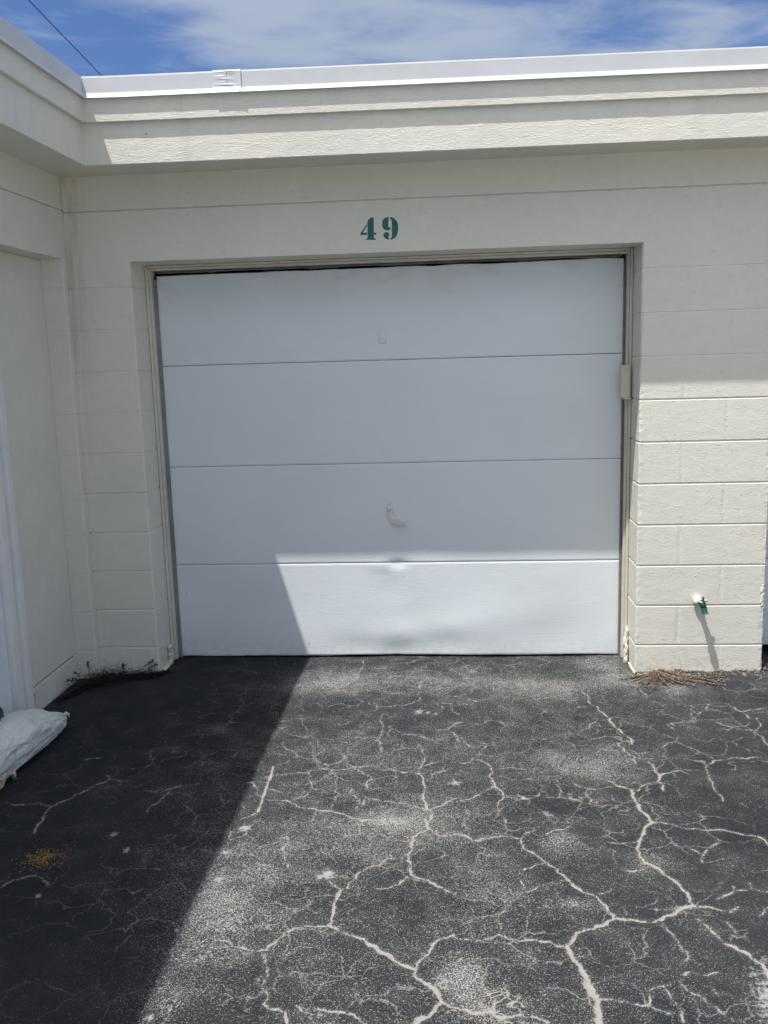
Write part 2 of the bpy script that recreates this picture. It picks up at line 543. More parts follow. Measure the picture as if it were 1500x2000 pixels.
# cracks traced on the pavement: width and points in millimetres; worn patches; pale spots
CRACKS = [(7,[(2213,-1495),(2184,-1527),(2157,-1583),(2144,-1619),(2134,-1677),(2134,-1727),(2155,-1754),(2178,-1780),(2193,-1816),(2208,-1846),(2218,-1885),(2223,-1943),(2234,-1963)]),(5,[(2213,-1495),(2248,-1495),(2287,-1516),(2326,-1533),(2398,-1544),(2456,-1555),(2510,-1578),(2538,-1584)]),(9,[(2538,-1584),(2550,-1604),(2560,-1661)]),(3,[(1641,-1613),(1666,-1594),(1711,-1587),(1757,-1604)]),(5,[(1757,-1604),(1760,-1645),(1790,-1691),(1816,-1735),(1858,-1785)]),(8,[(1858,-1785),(1875,-1834),(1897,-1884),(1921,-1913),(1952,-1931),(1968,-1969),(1980,-2009),(1988,-2040)]),(7,[(1988,-2040),(2025,-2044),(2076,-2051),(2120,-2041)]),(13,[(2120,-2041),(2140,-2022),(2172,-1999),(2193,-1976),(2217,-1966),(2234,-1963)]),(9,[(1988,-2040),(1963,-2067),(1917,-2094),(1889,-2108),(1859,-2138),(1839,-2171),(1826,-2175)]),(7,[(1826,-2175),(1809,-2172),(1790,-2156),(1750,-2148),(1713,-2155),(1683,-2148),(1655,-2129)]),(4,[(1655,-2129),(1642,-2141),(1621,-2145)]),(10,[(1839,-2171),(1843,-2202),(1856,-2237),(1866,-2270)]),(20,[(1866,-2270),(1874,-2313),(1879,-2348),(1885,-2372)]),(16,[(1885,-2372),(1885,-2402),(1880,-2461),(1876,-2497)]),(5,[(1885,-2372),(1912,-2376),(1953,-2380)]),(3,[(1953,-2380),(1979,-2389),(1996,-2393),(2015,-2391),(2034,-2406),(2060,-2415)]),(2,[(2013,-2387),(2020,-2343),(2042,-2328),(2063,-2321),(2094,-2309)]),(3,[(2063,-2321),(2074,-2351),(2086,-2388),(2085,-2421),(2088,-2453)]),(4,[(2120,-2041),(2126,-2071),(2135,-2100),(2144,-2129),(2145,-2165),(2159,-2180),(2153,-2208),(2137,-2227)]),(5,[(2234,-1963),(2271,-1967),(2299,-1982),(2327,-1995),(2355,-1971)]),(5,[(2225,-2029),(2243,-2059),(2248,-2088),(2261,-2117),(2269,-2141)]),(9,[(2269,-2141),(2293,-2160),(2319,-2187),(2330,-2213),(2341,-2232),(2341,-2261),(2339,-2290)]),(4,[(2306,-1935),(2340,-1911),(2371,-1881),(2404,-1882),(2428,-1875),(2452,-1887),(2476,-1894)]),(2,[(2371,-1881),(2374,-1861)]),(2,[(2422,-1875),(2429,-1845)]),(2.5,[(2317,-1733),(2334,-1689),(2369,-1649),(2400,-1601)]),(2,[(2300,-1662),(2327,-1695)]),(2.5,[(2043,-1615),(2084,-1626),(2134,-1619)]),(2,[(2132,-1738),(2123,-1781),(2095,-1792),(2057,-1780)]),(2.5,[(1953,-1927),(1982,-1916),(2009,-1886)]),(2.5,[(1820,-1751),(1789,-1768),(1748,-1796)]),(2.5,[(1885,-1849),(1842,-1871),(1790,-1882),(1777,-1902),(1750,-1918)]),(2,[(1738,-1858),(1737,-1913)]),(2.5,[(1694,-1958),(1680,-2014),(1658,-2064),(1664,-2102)]),(6,[(1610,-2432),(1628,-2438),(1645,-2459),(1674,-2442),(1719,-2442),(1746,-2452),(1758,-2461)]),(3,[(2109,-2305),(2117,-2329),(2143,-2352),(2159,-2379),(2174,-2391),(2189,-2417)]),(2.5,[(2125,-2276),(2147,-2264),(2188,-2274),(2220,-2262)]),(2,[(2181,-2317),(2187,-2344),(2222,-2350)]),(2,[(2406,-2010),(2425,-1983),(2441,-1969)]),(2,[(2303,-2040),(2314,-2090),(2334,-2123)]),(7,[(1430,-1485),(1435,-1537),(1448,-1555),(1410,-1581),(1392,-1606),(1391,-1648),(1378,-1718),(1383,-1757),(1397,-1794),(1396,-1837)]),(4,[(1448,-1555),(1468,-1580),(1481,-1598),(1513,-1597),(1557,-1584)]),(6,[(1557,-1584),(1582,-1608),(1613,-1629)]),(3,[(1613,-1629),(1664,-1600),(1727,-1590)]),(5,[(1396,-1837),(1379,-1858),(1363,-1889),(1336,-1905),(1307,-1915)]),(2,[(1307,-1915),(1283,-1901)]),(6,[(1399,-1831),(1420,-1855),(1455,-1866),(1485,-1901),(1514,-1924)]),(3,[(1514,-1924),(1548,-1948)]),(4,[(1073,-1824),(1106,-1844),(1139,-1869),(1161,-1899),(1186,-1919)]),(5,[(1186,-1919),(1206,-1913),(1221,-1862),(1240,-1814),(1262,-1792)]),(3,[(1262,-1792),(1297,-1781),(1325,-1741),(1355,-1746)]),(9,[(1186,-1919),(1180,-1963),(1177,-2029),(1178,-2074),(1170,-2096)]),(5,[(1170,-2096),(1127,-2102),(1074,-2112)]),(6,[(1074,-2112),(1051,-2134),(1035,-2160),(1021,-2185),(1012,-2206)]),(5,[(1012,-2206),(982,-2215),(947,-2200),(919,-2193),(870,-2170)]),(4,[(1074,-2112),(1119,-2119),(1158,-2127),(1186,-2134),(1200,-2121)]),(8,[(1170,-2096),(1205,-2117),(1245,-2137),(1284,-2160)]),(13,[(1284,-2160),(1318,-2192),(1357,-2226),(1384,-2253),(1415,-2271),(1428,-2278)]),(5,[(1428,-2278),(1439,-2239),(1464,-2211),(1471,-2187),(1488,-2154),(1530,-2136)]),(4,[(1530,-2144),(1551,-2156),(1592,-2163),(1624,-2150),(1651,-2132)]),(9,[(1428,-2278),(1429,-2307),(1452,-2332)]),(14,[(1452,-2332),(1477,-2352),(1492,-2376),(1496,-2389)]),(9,[(1496,-2389),(1483,-2430)]),(15,[(1483,-2430),(1469,-2450),(1442,-2461),(1438,-2477)]),(7,[(1496,-2389),(1534,-2421),(1576,-2440),(1618,-2432),(1644,-2450),(1672,-2446)]),(6,[(1184,-2431),(1216,-2440),(1254,-2442),(1278,-2447),(1299,-2463),(1319,-2484)]),(3,[(1003,-2214),(1020,-2261),(1033,-2299),(1029,-2350),(1050,-2381),(1048,-2419)]),(5,[(1048,-2419),(1062,-2432),(1108,-2444),(1119,-2482),(1131,-2495)]),(3,[(1128,-2423),(1155,-2445),(1181,-2461),(1209,-2456)]),(4,[(961,-1603),(962,-1681),(979,-1739),(1003,-1804),(1021,-1836),(1042,-1836)]),(9,[(812,-1084),(817,-1195),(820,-1293),(825,-1436)]),(4,[(831,-1346),(877,-1352),(915,-1351),(945,-1377)]),(6,[(945,-1377),(961,-1396),(1027,-1414),(1091,-1431),(1131,-1449),(1164,-1473),(1209,-1496),(1269,-1494)]),(3,[(825,-1152),(871,-1144),(958,-1135)]),(4,[(958,-1135),(968,-1113),(1021,-1101),(1076,-1111),(1129,-1095)]),(4,[(1129,-1095),(1169,-1087),(1208,-1072),(1253,-1116)]),(6,[(1253,-1116),(1300,-1116),(1334,-1137),(1384,-1129)]),(4,[(1384,-1129),(1405,-1069),(1427,-992),(1401,-944),(1384,-861)]),(3,[(1412,-1069),(1452,-1046),(1486,-1022)]),(7,[(1384,-1129),(1408,-1158),(1417,-1229),(1425,-1296),(1431,-1375),(1447,-1424),(1452,-1485),(1438,-1532),(1439,-1555)]),(4,[(1447,-1424),(1490,-1392),(1520,-1354),(1551,-1334)]),(4,[(1315,-1370),(1360,-1382),(1397,-1400),(1447,-1424)]),(3,[(1079,-963),(1103,-1042),(1127,-1080),(1149,-1088)]),(4,[(1216,-531),(1221,-648),(1220,-776),(1236,-896),(1236,-946)]),(3,[(1157,-386),(1174,-439),(1218,-449),(1265,-428),(1313,-428),(1351,-386),(1383,-375),(1383,-254),(1376,-161)]),(2.5,[(1174,-439),(1167,-501)]),(2.5,[(746,-171),(808,-188),(886,-195),(969,-172),(1025,-136),(1048,-76),(1044,12),(1059,90),(1053,198)]),(3,[(993,-1277),(979,-1207),(965,-1135)]),(3,[(940,-1344),(985,-1310),(991,-1263),(1032,-1276)]),(3,[(1455,-407),(1480,-510)]),(3,[(1479,-418),(1519,-418),(1527,-490),(1558,-550)]),(4,[(1565,-627),(1527,-674),(1508,-720),(1541,-773),(1562,-851)]),(3,[(1446,-720),(1505,-711)]),(3,[(1249,-666),(1306,-739),(1359,-766),(1403,-792),(1426,-827)]),(2.5,[(810,-849),(837,-917),(891,-982)]),(2.5,[(964,-997),(993,-1074)]),(3,[(1139,-1247),(1145,-1301),(1167,-1327)]),(3,[(1206,-1273),(1203,-1204),(1219,-1189)]),(2.5,[(1199,-1327),(1221,-1359)]),(3,[(1036,-1432),(1037,-1481),(1018,-1517)]),(3,[(1209,-1502),(1210,-1571),(1202,-1605)]),(2.5,[(957,-1599),(968,-1644),(961,-1687),(977,-1739)]),(3,[(736,-1211),(782,-1203),(810,-1210)]),(2.5,[(750,-1211),(788,-1266),(791,-1307),(822,-1333)]),(3,[(739,-1558),(761,-1587),(772,-1631)]),(2.5,[(777,-1486),(795,-1474),(818,-1436)]),(2.5,[(886,-195),(900,-230)]),(2.5,[(1091,-1431),(1091,-1381)]),(2.5,[(834,-1265),(877,-1285),(918,-1291)]),(2.5,[(1021,-1104),(964,-997),(927,-848)]),(2.5,[(1178,-1429),(1206,-1340),(1271,-1365),(1315,-1370)]),(3,[(2059,-242),(2148,-228)]),(5,[(2148,-228),(2168,-322),(2163,-423),(2191,-508)]),(7,[(2191,-508),(2223,-590),(2240,-690),(2263,-775),(2267,-847)]),(5,[(2214,-837),(2225,-916),(2255,-973),(2248,-1029)]),(4,[(2146,-897),(2219,-901)]),(3,[(2258,-935),(2303,-931)]),(6,[(2303,-1010),(2308,-1082),(2314,-1142),(2297,-1185),(2301,-1266)]),(5,[(2314,-1142),(2358,-1116),(2401,-1094),(2425,-1124)]),(4,[(1984,-1189),(2008,-1239),(2058,-1254),(2121,-1237)]),(5,[(2114,-1187),(2138,-1223),(2184,-1260),(2205,-1268),(2228,-1227),(2263,-1202),(2291,-1193)]),(9,[(2188,-1260),(2181,-1315),(2192,-1368),(2200,-1434),(2205,-1477),(2216,-1491)]),(3,[(2692,-423),(2663,-495),(2609,-565),(2559,-622),(2494,-640),(2455,-656),(2469,-710)]),(3,[(2655,-423),(2712,-447),(2778,-440)]),(4,[(2779,-435),(2797,-495),(2818,-599)]),(3.5,[(2471,-774),(2452,-815),(2479,-875),(2521,-932),(2554,-988)]),(2.5,[(2416,-753),(2449,-794)]),(2.5,[(2450,-825),(2399,-865),(2378,-885)]),(4,[(2747,-977),(2688,-987),(2626,-984),(2557,-1007),(2513,-1052),(2500,-1114),(2493,-1182),(2488,-1255),(2495,-1294),(2493,-1340)]),(4,[(2848,-587),(2844,-665),(2802,-729),(2809,-812),(2807,-891)]),(3,[(2669,-633),(2714,-687),(2755,-719),(2805,-719)]),(3,[(2820,-507),(2908,-483)]),(3,[(1619,-822),(1673,-862),(1637,-941),(1623,-999),(1666,-1036)]),(5,[(1666,-1036),(1683,-1108),(1679,-1194),(1685,-1235),(1713,-1284),(1694,-1370)]),(4,[(1685,-1235),(1642,-1277),(1603,-1333),(1557,-1357)]),(3,[(1712,-1307),(1752,-1323),(1789,-1330),(1835,-1313),(1873,-1265)]),(4,[(1563,-801),(1596,-883),(1621,-902)]),(3,[(1561,-1046),(1601,-1027),(1623,-989)]),(3,[(1616,-1618),(1658,-1597),(1707,-1590),(1761,-1602)]),(3,[(1761,-1602),(1777,-1568),(1806,-1547)]),(2.5,[(1842,-1573),(1883,-1546),(1934,-1517)]),(2.5,[(1871,-1320),(1915,-1320),(1965,-1334),(2012,-1364),(2061,-1378)]),(2.5,[(2022,-1271),(2019,-1364)]),(2.5,[(2058,-756),(2110,-691),(2155,-624)]),(2.5,[(1913,-1207),(1928,-1272),(1915,-1320)]),(2.5,[(1853,-1426),(1863,-1470),(1877,-1504)]),(2.5,[(1694,-1370),(1713,-1487),(1709,-1542)]),(2.5,[(1704,-1089),(1761,-1071),(1815,-1088)]),(2.5,[(2097,-460),(2144,-455)]),(3,[(2428,-133),(2428,-229),(2436,-330)]),(2.5,[(2337,-309),(2397,-288)]),(4,[(18,-1032),(73,-1007)]),(6,[(256,-1211),(182,-1197),(147,-1248),(119,-1311),(99,-1359),(63,-1399),(48,-1438),(54,-1501),(59,-1561),(74,-1619)]),(4,[(154,-1161),(180,-1183)]),(4,[(-136,-1396),(-58,-1408),(39,-1419)]),(3,[(452,-1271),(440,-1379),(418,-1450)]),(5,[(105,-1946),(135,-1894),(167,-1879),(196,-1868)]),(4,[(209,-1878),(258,-1919)]),(3,[(357,-1287),(427,-1299),(483,-1243),(549,-1214)])]
WORN = [(2.065,-1.031,0.218,0.174,1.0),(1.877,-1.628,0.075,0.1,0.85),(2.155,-1.73,0.097,0.059,0.7),(1.882,-1.971,0.083,0.035,0.8),(1.548,-2.317,0.073,0.085,1.0),(1.597,-2.427,0.076,0.044,0.9),(0.852,-2.089,0.18,0.24,0.75),(0.922,-1.761,0.217,0.197,0.5),(1.21,-1.627,0.207,0.185,0.45),(1.306,-1.506,0.107,0.048,0.8),(0.807,-2.429,0.079,0.105,0.7),(1.198,-2.309,0.162,0.078,0.1),(1.314,-0.113,0.609,0.175,0.6),(1.963,-0.221,0.293,0.165,0.5),(2.315,0.145,0.105,0.108,0.9),(2.353,-0.082,0.125,0.085,0.9),(0.849,-0.111,0.208,0.176,0.6),(1.633,-1.802,0.097,0.189,0.3),(1.703,-1.963,0.091,0.076,0.35),(2.279,-1.396,0.195,0.108,0.35),(0.503,-0.717,0.06,0.076,1.0),(1.609,-2.065,0.131,0.093,0.2),(1.146,-0.995,0.415,0.265,0.3),(1.484,-1.448,0.163,0.14,0.45),(0.452,-1.832,0.167,0.139,0.25),(2.593,-0.223,0.06,0.092,0.8),(1.563,-0.843,0.128,0.099,0.2),(2.116,-0.68,0.283,0.208,0.3),(2.568,-1.316,0.126,0.147,0.2),(0.118,-1.359,0.294,0.151,0.15)]
SPOTS = [(0.804,-1.555,0.021,0.024),(0.775,-1.715,0.01,0.012),(0.795,-1.875,0.013,0.014),(1.134,-1.838,0.024,0.028),(1.114,-1.856,0.013,0.014),(1.374,-0.504,0.019,0.024),(1.417,-0.516,0.011,0.015),(1.454,-0.534,0.007,0.012),(0.737,-2.133,0.007,0.009),(1.536,-1.213,0.023,0.017),(0.771,-2.481,0.011,0.013),(0.44,-1.719,0.009,0.022),(0.358,-1.619,0.015,0.014),(1.786,-1.322,0.007,0.01),(2.202,-2.431,0.005,0.005),(2.223,-2.436,0.005,0.005),(1.753,-1.793,0.004,0.007),(1.018,-1.057,0.008,0.009),(2.09,-0.373,0.007,0.009),(0.255,-1.978,0.01,0.011)]

# ------------------------------------------------------------------ ground: one sheet, cracked in front of the garage
RAVEL = [(1.640, -2.400, 0.085, 0.075, 0.80), (1.70, -2.48, 0.12, 0.035, 0.75), (1.50, -2.33, 0.05, 0.05, 0.5), (2.00, -1.36, 0.12, 0.10, 0.42), (2.18, -1.99, 0.09, 0.035, 0.55), (0.95, -2.30, 0.25, 0.20, 0.30)]


def build_ground():
    d = 0.004
    ax = np.arange(-1.00, 3.46, d)
    ay = np.arange(-2.75, 0.34, d)
    far = lambda a, s: a + s * np.array([0.02, 0.08, 0.25, 0.8, 2, 5, 12, 30, 80, 200, 500])
    xs = np.concatenate([far(ax[0], -1)[::-1], ax, far(ax[-1], 1)])
    ys = np.concatenate([far(ay[0], -1)[::-1], ay, far(ay[-1], 1)])
    nx, ny = len(xs), len(ys)
    i0, j0 = 11, 11
    crack = np.full((ny, nx), 0.03, np.float32)
    R = 0.020
    r = random.Random(7)
    for w, pts in CRACKS:
        P = [(x / 1000.0, y / 1000.0) for x, y in pts]
        # break the traced line up into short jagged steps
        for _ in range(5):
            amp = 0.025 if pts[0] == (812, -1084) else 0.16
            Q = [P[0]]
            for a, b in zip(P[:-1], P[1:]):
                L = math.hypot(b[0] - a[0], b[1] - a[1])
                if L > 0.007:
                    k = r.uniform(-amp, amp)
                    t = r.uniform(0.4, 0.6)
                    Q.append((a[0] + (b[0] - a[0]) * t - (b[1] - a[1]) * k, a[1] + (b[1] - a[1]) * t + (b[0] - a[0]) * k))
                Q.append(b)
            P = Q
        ww = w / 1000.0 * (1.0 if w > 6 else 0.82) * (0.62 if pts[0][0] < 650 else 1.0)
        for n, (a, b) in enumerate(zip(P[:-1], P[1:])):
            mx, my = (a[0] + b[0]) / 2, (a[1] + b[1]) / 2
            hw = ww * 0.5 * (0.78 + 0.75 * mn.noise((mx * 22, my * 22, w)))
            hw = max(hw - 0.0005, 0.0004) if w <= 4 else max(hw, 0.0010)
            xa, xb = min(a[0], b[0]) - R, max(a[0], b[0]) + R
            ya, yb = min(a[1], b[1]) - R, max(a[1], b[1]) + R
            u0, u1 = int((xa - ax[0]) / d), int((xb - ax[0]) / d) + 1
            v0, v1 = int((ya - ay[0]) / d), int((yb - ay[0]) / d) + 1
            u0, v0 = max(u0, 0), max(v0, 0)
            u1, v1 = min(u1, len(ax)), min(v1, len(ay))
            if u1 <= u0 or v1 <= v0:
                continue
            X = ax[None, u0:u1]
            Y = ay[v0:v1, None]
            dx, dy = b[0] - a[0], b[1] - a[1]
            L2 = dx * dx + dy * dy + 1e-12
            t = np.clip(((X - a[0]) * dx + (Y - a[1]) * dy) / L2, 0, 1)
            D = np.hypot(X - a[0] - t * dx, Y - a[1] - t * dy) - hw
            sl = crack[j0 + v0:j0 + v1, i0 + u0:i0 + u1]
            np.minimum(sl, D, out=sl)
    Xg, Yg = np.meshgrid(xs, ys)
    worn = np.full((ny, nx), 0.30, np.float32)
    for x, y, rx, ry, k in WORN:
        worn += (k * np.exp(-((Xg - x) / rx) ** 2 - ((Yg - y) / ry) ** 2)).astype(np.float32)
    worn -= (0.42 * np.clip((Xg - 1.75) / 0.7, 0, 1) * np.clip((-Yg - 0.2) / 0.8, 0, 1)).astype(np.float32)
    spot = np.zeros((ny, nx), np.float32)
    for x, y, rx, ry in SPOTS:
        spot = np.maximum(spot, np.exp(-0.7 * (((Xg - x) / rx) ** 2 + ((Yg - y) / ry) ** 2)))
    # the pale paint spill at the right
    q = np.exp(-0.7 * (((Xg - 2.325) / 0.045) ** 2 + ((Yg + 2.43) / 0.16) ** 2))
    spot = np.maximum(spot, q).astype(np.float32)
    ravel = np.zeros((ny, nx), np.float32)
    for x, y, rx, ry, k in RAVEL:
        ravel = np.maximum(ravel, k * np.exp(-((Xg - x) / rx) ** 2 - ((Yg - y) / ry) ** 2))
    # shade put into the colour: fewer pale flecks and hair cracks on the left
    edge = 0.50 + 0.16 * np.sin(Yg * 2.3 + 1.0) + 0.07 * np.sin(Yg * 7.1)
    shade_mask = (1 / (1 + np.exp((Xg - edge) / 0.14))).astype(np.float32)
    Zg = np.full((ny, nx), G)
    env = np.clip((Xg + 3) / 1, 0, 1) * np.clip((6 - Xg) / 1, 0, 1) * np.clip((Yg + 6) / 1, 0, 1) * np.clip((2 - Yg) / 1, 0, 1)
    Zg += env * (0.0025 * np.sin(Xg * 5.3 + 1.1 * np.sin(Yg * 3.7)) + 0.002 * np.sin(Yg * 6.9 + Xg * 2.2) + 0.0012 * np.sin(Xg * 17 + Yg * 23))
    q = np.clip(-(crack - 0.001) / 0.004, 0, 1)
    Zg -= 0.0040 * q * q * (3 - 2 * q) - 0.0009 * np.exp(-np.clip(crack, 0, 1) / 0.006) * (1 - q)
    me = bpy.data.meshes.new('asphalt_pavement')
    N = nx * ny
    me.vertices.add(N)
    me.vertices.foreach_set('co', np.stack([Xg, Yg, Zg], -1).astype(np.float32).ravel())
    ii = np.arange(N, dtype=np.int32).reshape(ny, nx)
    quads = np.stack([ii[:-1, :-1], ii[:-1, 1:], ii[1:, 1:], ii[1:, :-1]], -1).reshape(-1, 4)
    nq = len(quads)
    me.loops.add(nq * 4)
    me.loops.foreach_set('vertex_index', quads.ravel())
    me.polygons.add(nq)
    me.polygons.foreach_set('loop_start', np.arange(0, nq * 4, 4, dtype=np.int32))
    me.update(calc_edges=True)
    for nm, arr in (('crack', crack), ('worn', worn), ('spot', spot), ('shade_mask', shade_mask), ('ravel', ravel)):
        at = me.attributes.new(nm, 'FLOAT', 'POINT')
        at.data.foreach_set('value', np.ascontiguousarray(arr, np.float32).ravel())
    me.materials.append(M['asphalt'])
    o = bpy.data.objects.new('asphalt_pavement', me)
    COL.objects.link(o)
    tag(o, kind='structure')


build_ground()
w = MB()                                                    # added unseen pale sheet behind the camera, bounces sunlight onto shaded walls
w.grid([[(x, y, G + 0.006) for x in (0.2, 10, 25, 45)] for y in (-14.0, -9.0, -5.0, -3.25)])
tag(w.build('bounce_sheet', M['bounce'], None), kind='structure')

# ------------------------------------------------------------------ the L-shaped garage building
XC = -0.3106                                # inside corner
XR = 2.443                                  # right edge of the door opening
XP = 3.063                                  # right edge of the pier
ZH = 1.947                                  # head of the opening
bld = empty('garage_building', (1.2, 0.0, G))
tag(bld, 'L-shaped flat-roofed cream painted block garage building numbered 49, with white roof edging', 'garage')


def joints(zs, z0, z1, w=0.0068, dep=0.0050, step=0.015, fade=lambda q: 1.0):
    """z levels with a raked groove at each joint: list of (z, depth)"""
    out = []
    z = z0
    marks = sorted(zs)
    while z < z1:
        if all(abs(z - q) > w * 1.6 for q in marks):
            out.append((z, 0.0))
        z += step
    for q in marks:
        if z0 < q < z1:
            k = fade(q)
            dk = dep * k
            wk = w * (0.5 + 0.5 * k)
            out += [(q - wk, 0.0), (q - wk * 0.25, dk), (q + wk * 0.55, dk), (q + wk * 0.8, 0.0)]
    out.append((z1, 0.0))
    return sorted(out)


def sweep(mb, path, levels, jit=0.0032, seed=0.0):
    """extrude a plan path upwards; inner points step back along their normal in the grooves"""
    n = len(path)
    nor = []
    for i in range(n):
        v = Vector((0, 0))
        for a, b in ((i - 1, i), (i, i + 1)):
            if 0 <= a and b < n:
                d = Vector(path[b]) - Vector(path[a])
                v += Vector((-d.y, d.x)).normalized()
        nor.append(v.normalized())
    rows = []
    for z, dep in levels:
        row = []
        for i, (x, y) in enumerate(path):
            k = dep
            j = 0.0 if not (0 < i < n - 1) or min((Vector(path[i]) - Vector(path[i - 1])).length, (Vector(path[i]) - Vector(path[i + 1])).length) > 0.02 else jit * (mn.noise((i * 3.1 + seed, z * 16, x * 5)) * 0.6 + 0.7 * mn.noise((i * 1.7 + seed, z * 55, 2)))
            row.append((x + nor[i].x * (k + j), y + nor[i].y * (k + j), z))
        rows.append(row)
    mb.grid(rows)


COURSES = [k * COURSE for k in range(10)]
# --- the long wall: piers, lintel, closing walls behind
w = MB()
lv = joints(COURSES, -0.30, ZH, fade=lambda q: 1.0 if q < 1.35 else 0.42)
c = 0.006
lvl = joints(COURSES, -0.30, ZH, fade=lambda q: 1.0 if q < 0.9 else (0.62 if round(q / COURSE) % 2 else 0.42))
sweep(w, [(XC, 0), (-0.16, 0), (-c - 0.022, 0), (-c, 0), (0, c), (0, c + 0.022), (0, 0.075), (0, 0.30)], lvl, seed=1)
sweep(w, [(XR, 0.30), (XR, 0.075), (XR, c + 0.022), (XR, c), (XR + c, 0), (XR + c + 0.022, 0), (2.75, 0), (XP - c - 0.022, 0), (XP - c, 0), (XP, c), (XP, c + 0.022), (XP, 0.30)], lv, seed=2)
sweep(w, [(5.50, 0.30), (5.50, c), (5.50 + c, 0), (6.3, 0), (9.0, 0)], lv, seed=3)
lint = joints([2.187], ZH, 2.352, 0.0036, 0.008, 0.05)
lx = [XC] + [XC + 0.06 * k for k in range(1, 60)] + [4.0, 6.0, 9.0]
rows = []
for z, dep in lint:
    rows.append([(x, dep, z + (0.0012 * mn.noise((x * 9, z, 0)) if z > ZH else 0.0) + (0.0015 * mn.noise((x * 14, 3, 0)) if z == ZH and 0 < x < XR else 0)) for x in lx])
w.grid(rows)
w.grid([[(-0.0005, 0.0, ZH), (XR + .0005, 0.0, ZH)], [(-0.0005, 0.30, ZH), (XR + .0005, 0.30, ZH)]])       # head soffits
w.grid([[(XP, 0.0, ZH), (5.5, 0.0, ZH)], [(XP, 0.30, ZH), (5.5, 0.30, ZH)]])
wall = w.build('block_wall', M['block'], bld)

w = MB()                                                   # rear and end walls, interior cross walls (close the rooms)
w.box(-6.0, 9.2, 6.0, 6.2, -0.3, 2.6)
w.box(9.0, 9.2, 0.02, 6.0, -0.3, 2.6)
w.box(2.65, 2.80, 0.302, 6.0, -0.3, 2.34)
w.box(-0.5, -0.35, 0.302, 6.0, -0.3, 2.34)
w.box(-6.2, -6.0, -12.2, 6.2, -0.3, 2.6)
w.box(-6.0, XC - 0.16, -12.2, -12.0, -0.3, 2.6)
w.build('rear_wall', M['stucco'], bld)

# --- the side wing: pier by the corner, beam over the closed-in opening, piers further along
XJ = XC - 0.108
w = MB()
sweep(w, [(XJ - 0.06, -0.058), (XJ, -0.058), (XC - 0.026, -0.058), (XC - 0.004, -0.058), (XC, -0.054), (XC, -0.030), (XC, 0.0)], joints(COURSES, -0.30, 1.966, 0.005, 0.0020), 0.001, 5)
sweep(w, [(XC, -12.0), (XC, -2.60), (XC - 0.005, -2.595), (XJ, -2.595)], joints(COURSES, -0.30, 1.966), 0.001, 6)
ly = [-12.0, -6.0, -3.0] + [-2.6 + 0.08 * k for k in range(33)]
ly = [y for y in ly if y < -0.001] + [0.0]
rows = []
for z, dep in joints([2.196], 1.966, 2.352, 0.0036, 0.008, 0.05):
    rows.append([(XC - dep, y, z + (0.002 * mn.noise((y * 7, 1, z)) if 1.97 < z < 2.34 else 0)) for y in ly])
w.grid(rows)
w.grid([[(XC, -2.6, 1.966), (XC, -0.058, 1.966)], [(XJ - 0.06, -2.6, 1.966), (XJ - 0.06, -0.058, 1.966)]])
w.build('side_wall', M['block'], bld)

# closed-in garage opening: smooth infill panel, kickboard, small filler piece
w = MB()
w.box(XJ - 0.012, XJ, -0.600, -0.0605, -0.010, 1.964)
w.build('infill_panel', M['panel'], bld)
w = MB()
w.box(XJ - 0.02, XJ + 0.007, -0.592, -0.100, -0.25, -0.019, 0.002)
w.box(XJ - 0.02, XJ + 0.005, -0.0925, -0.0605, -0.25, -0.014, 0.002)
kick = w.build('kickboard', M['kick'], bld)
w = MB()
for y, z, r_ in ((-0.556, -0.045, 0.0052), (-0.155, -0.052, 0.003)):
    w = MB()
    w.tube([(XJ + 0.0066, y, z), (XJ + 0.0088, y, z)], r_, 10)
    if y < -0.5:
        w.grid([[(XJ + 0.0078, -0.5595, -0.047), (XJ + 0.0078, -0.5535, -0.047)], [(XJ + 0.0078, -0.5575, -0.078), (XJ + 0.0078, -0.5560, -0.078)]])
    w.build('rusty_nail', M['rust'], kick)
w = MB()
w.box(XJ - 0.07, XJ - 0.04, -2.59, -0.0605, -0.25, 1.964)
w.build('cavity_shade_sheet', M['dark'], bld)  # near-black sheet painted as the dark cavity behind the panel gaps
# the white side door standing in the opening
w = MB()
w.box(XJ - 0.03, XJ + 0.030, -0.650, -0.603, -0.16, 1.962, 0.003)
w.box(XJ - 0.03, XJ + 0.012, -0.688, -0.6515, -0.16, 1.962, 0.003)
w.box(XJ - 0.03, XJ + 0.022, -0.735, -0.6895, -0.16, 1.962, 0.003)
casing = w.build('door_casing', M['trim'], bld)
w = MB()
w.box(XJ - 0.038, XJ - 0.004, -1.60, -0.7375, -0.13, 1.94, 0.003)
w.build('side_door', M['door'], bld)
w = MB()
w.box(XJ - 0.03, XJ + 0.022, -1.648, -1.603, -0.16, 1.962, 0.003)
w.box(XJ - 0.012, XJ, -2.59, -1.650, -0.25, 1.964)
w.build('infill_panel', M['panel'], bld)


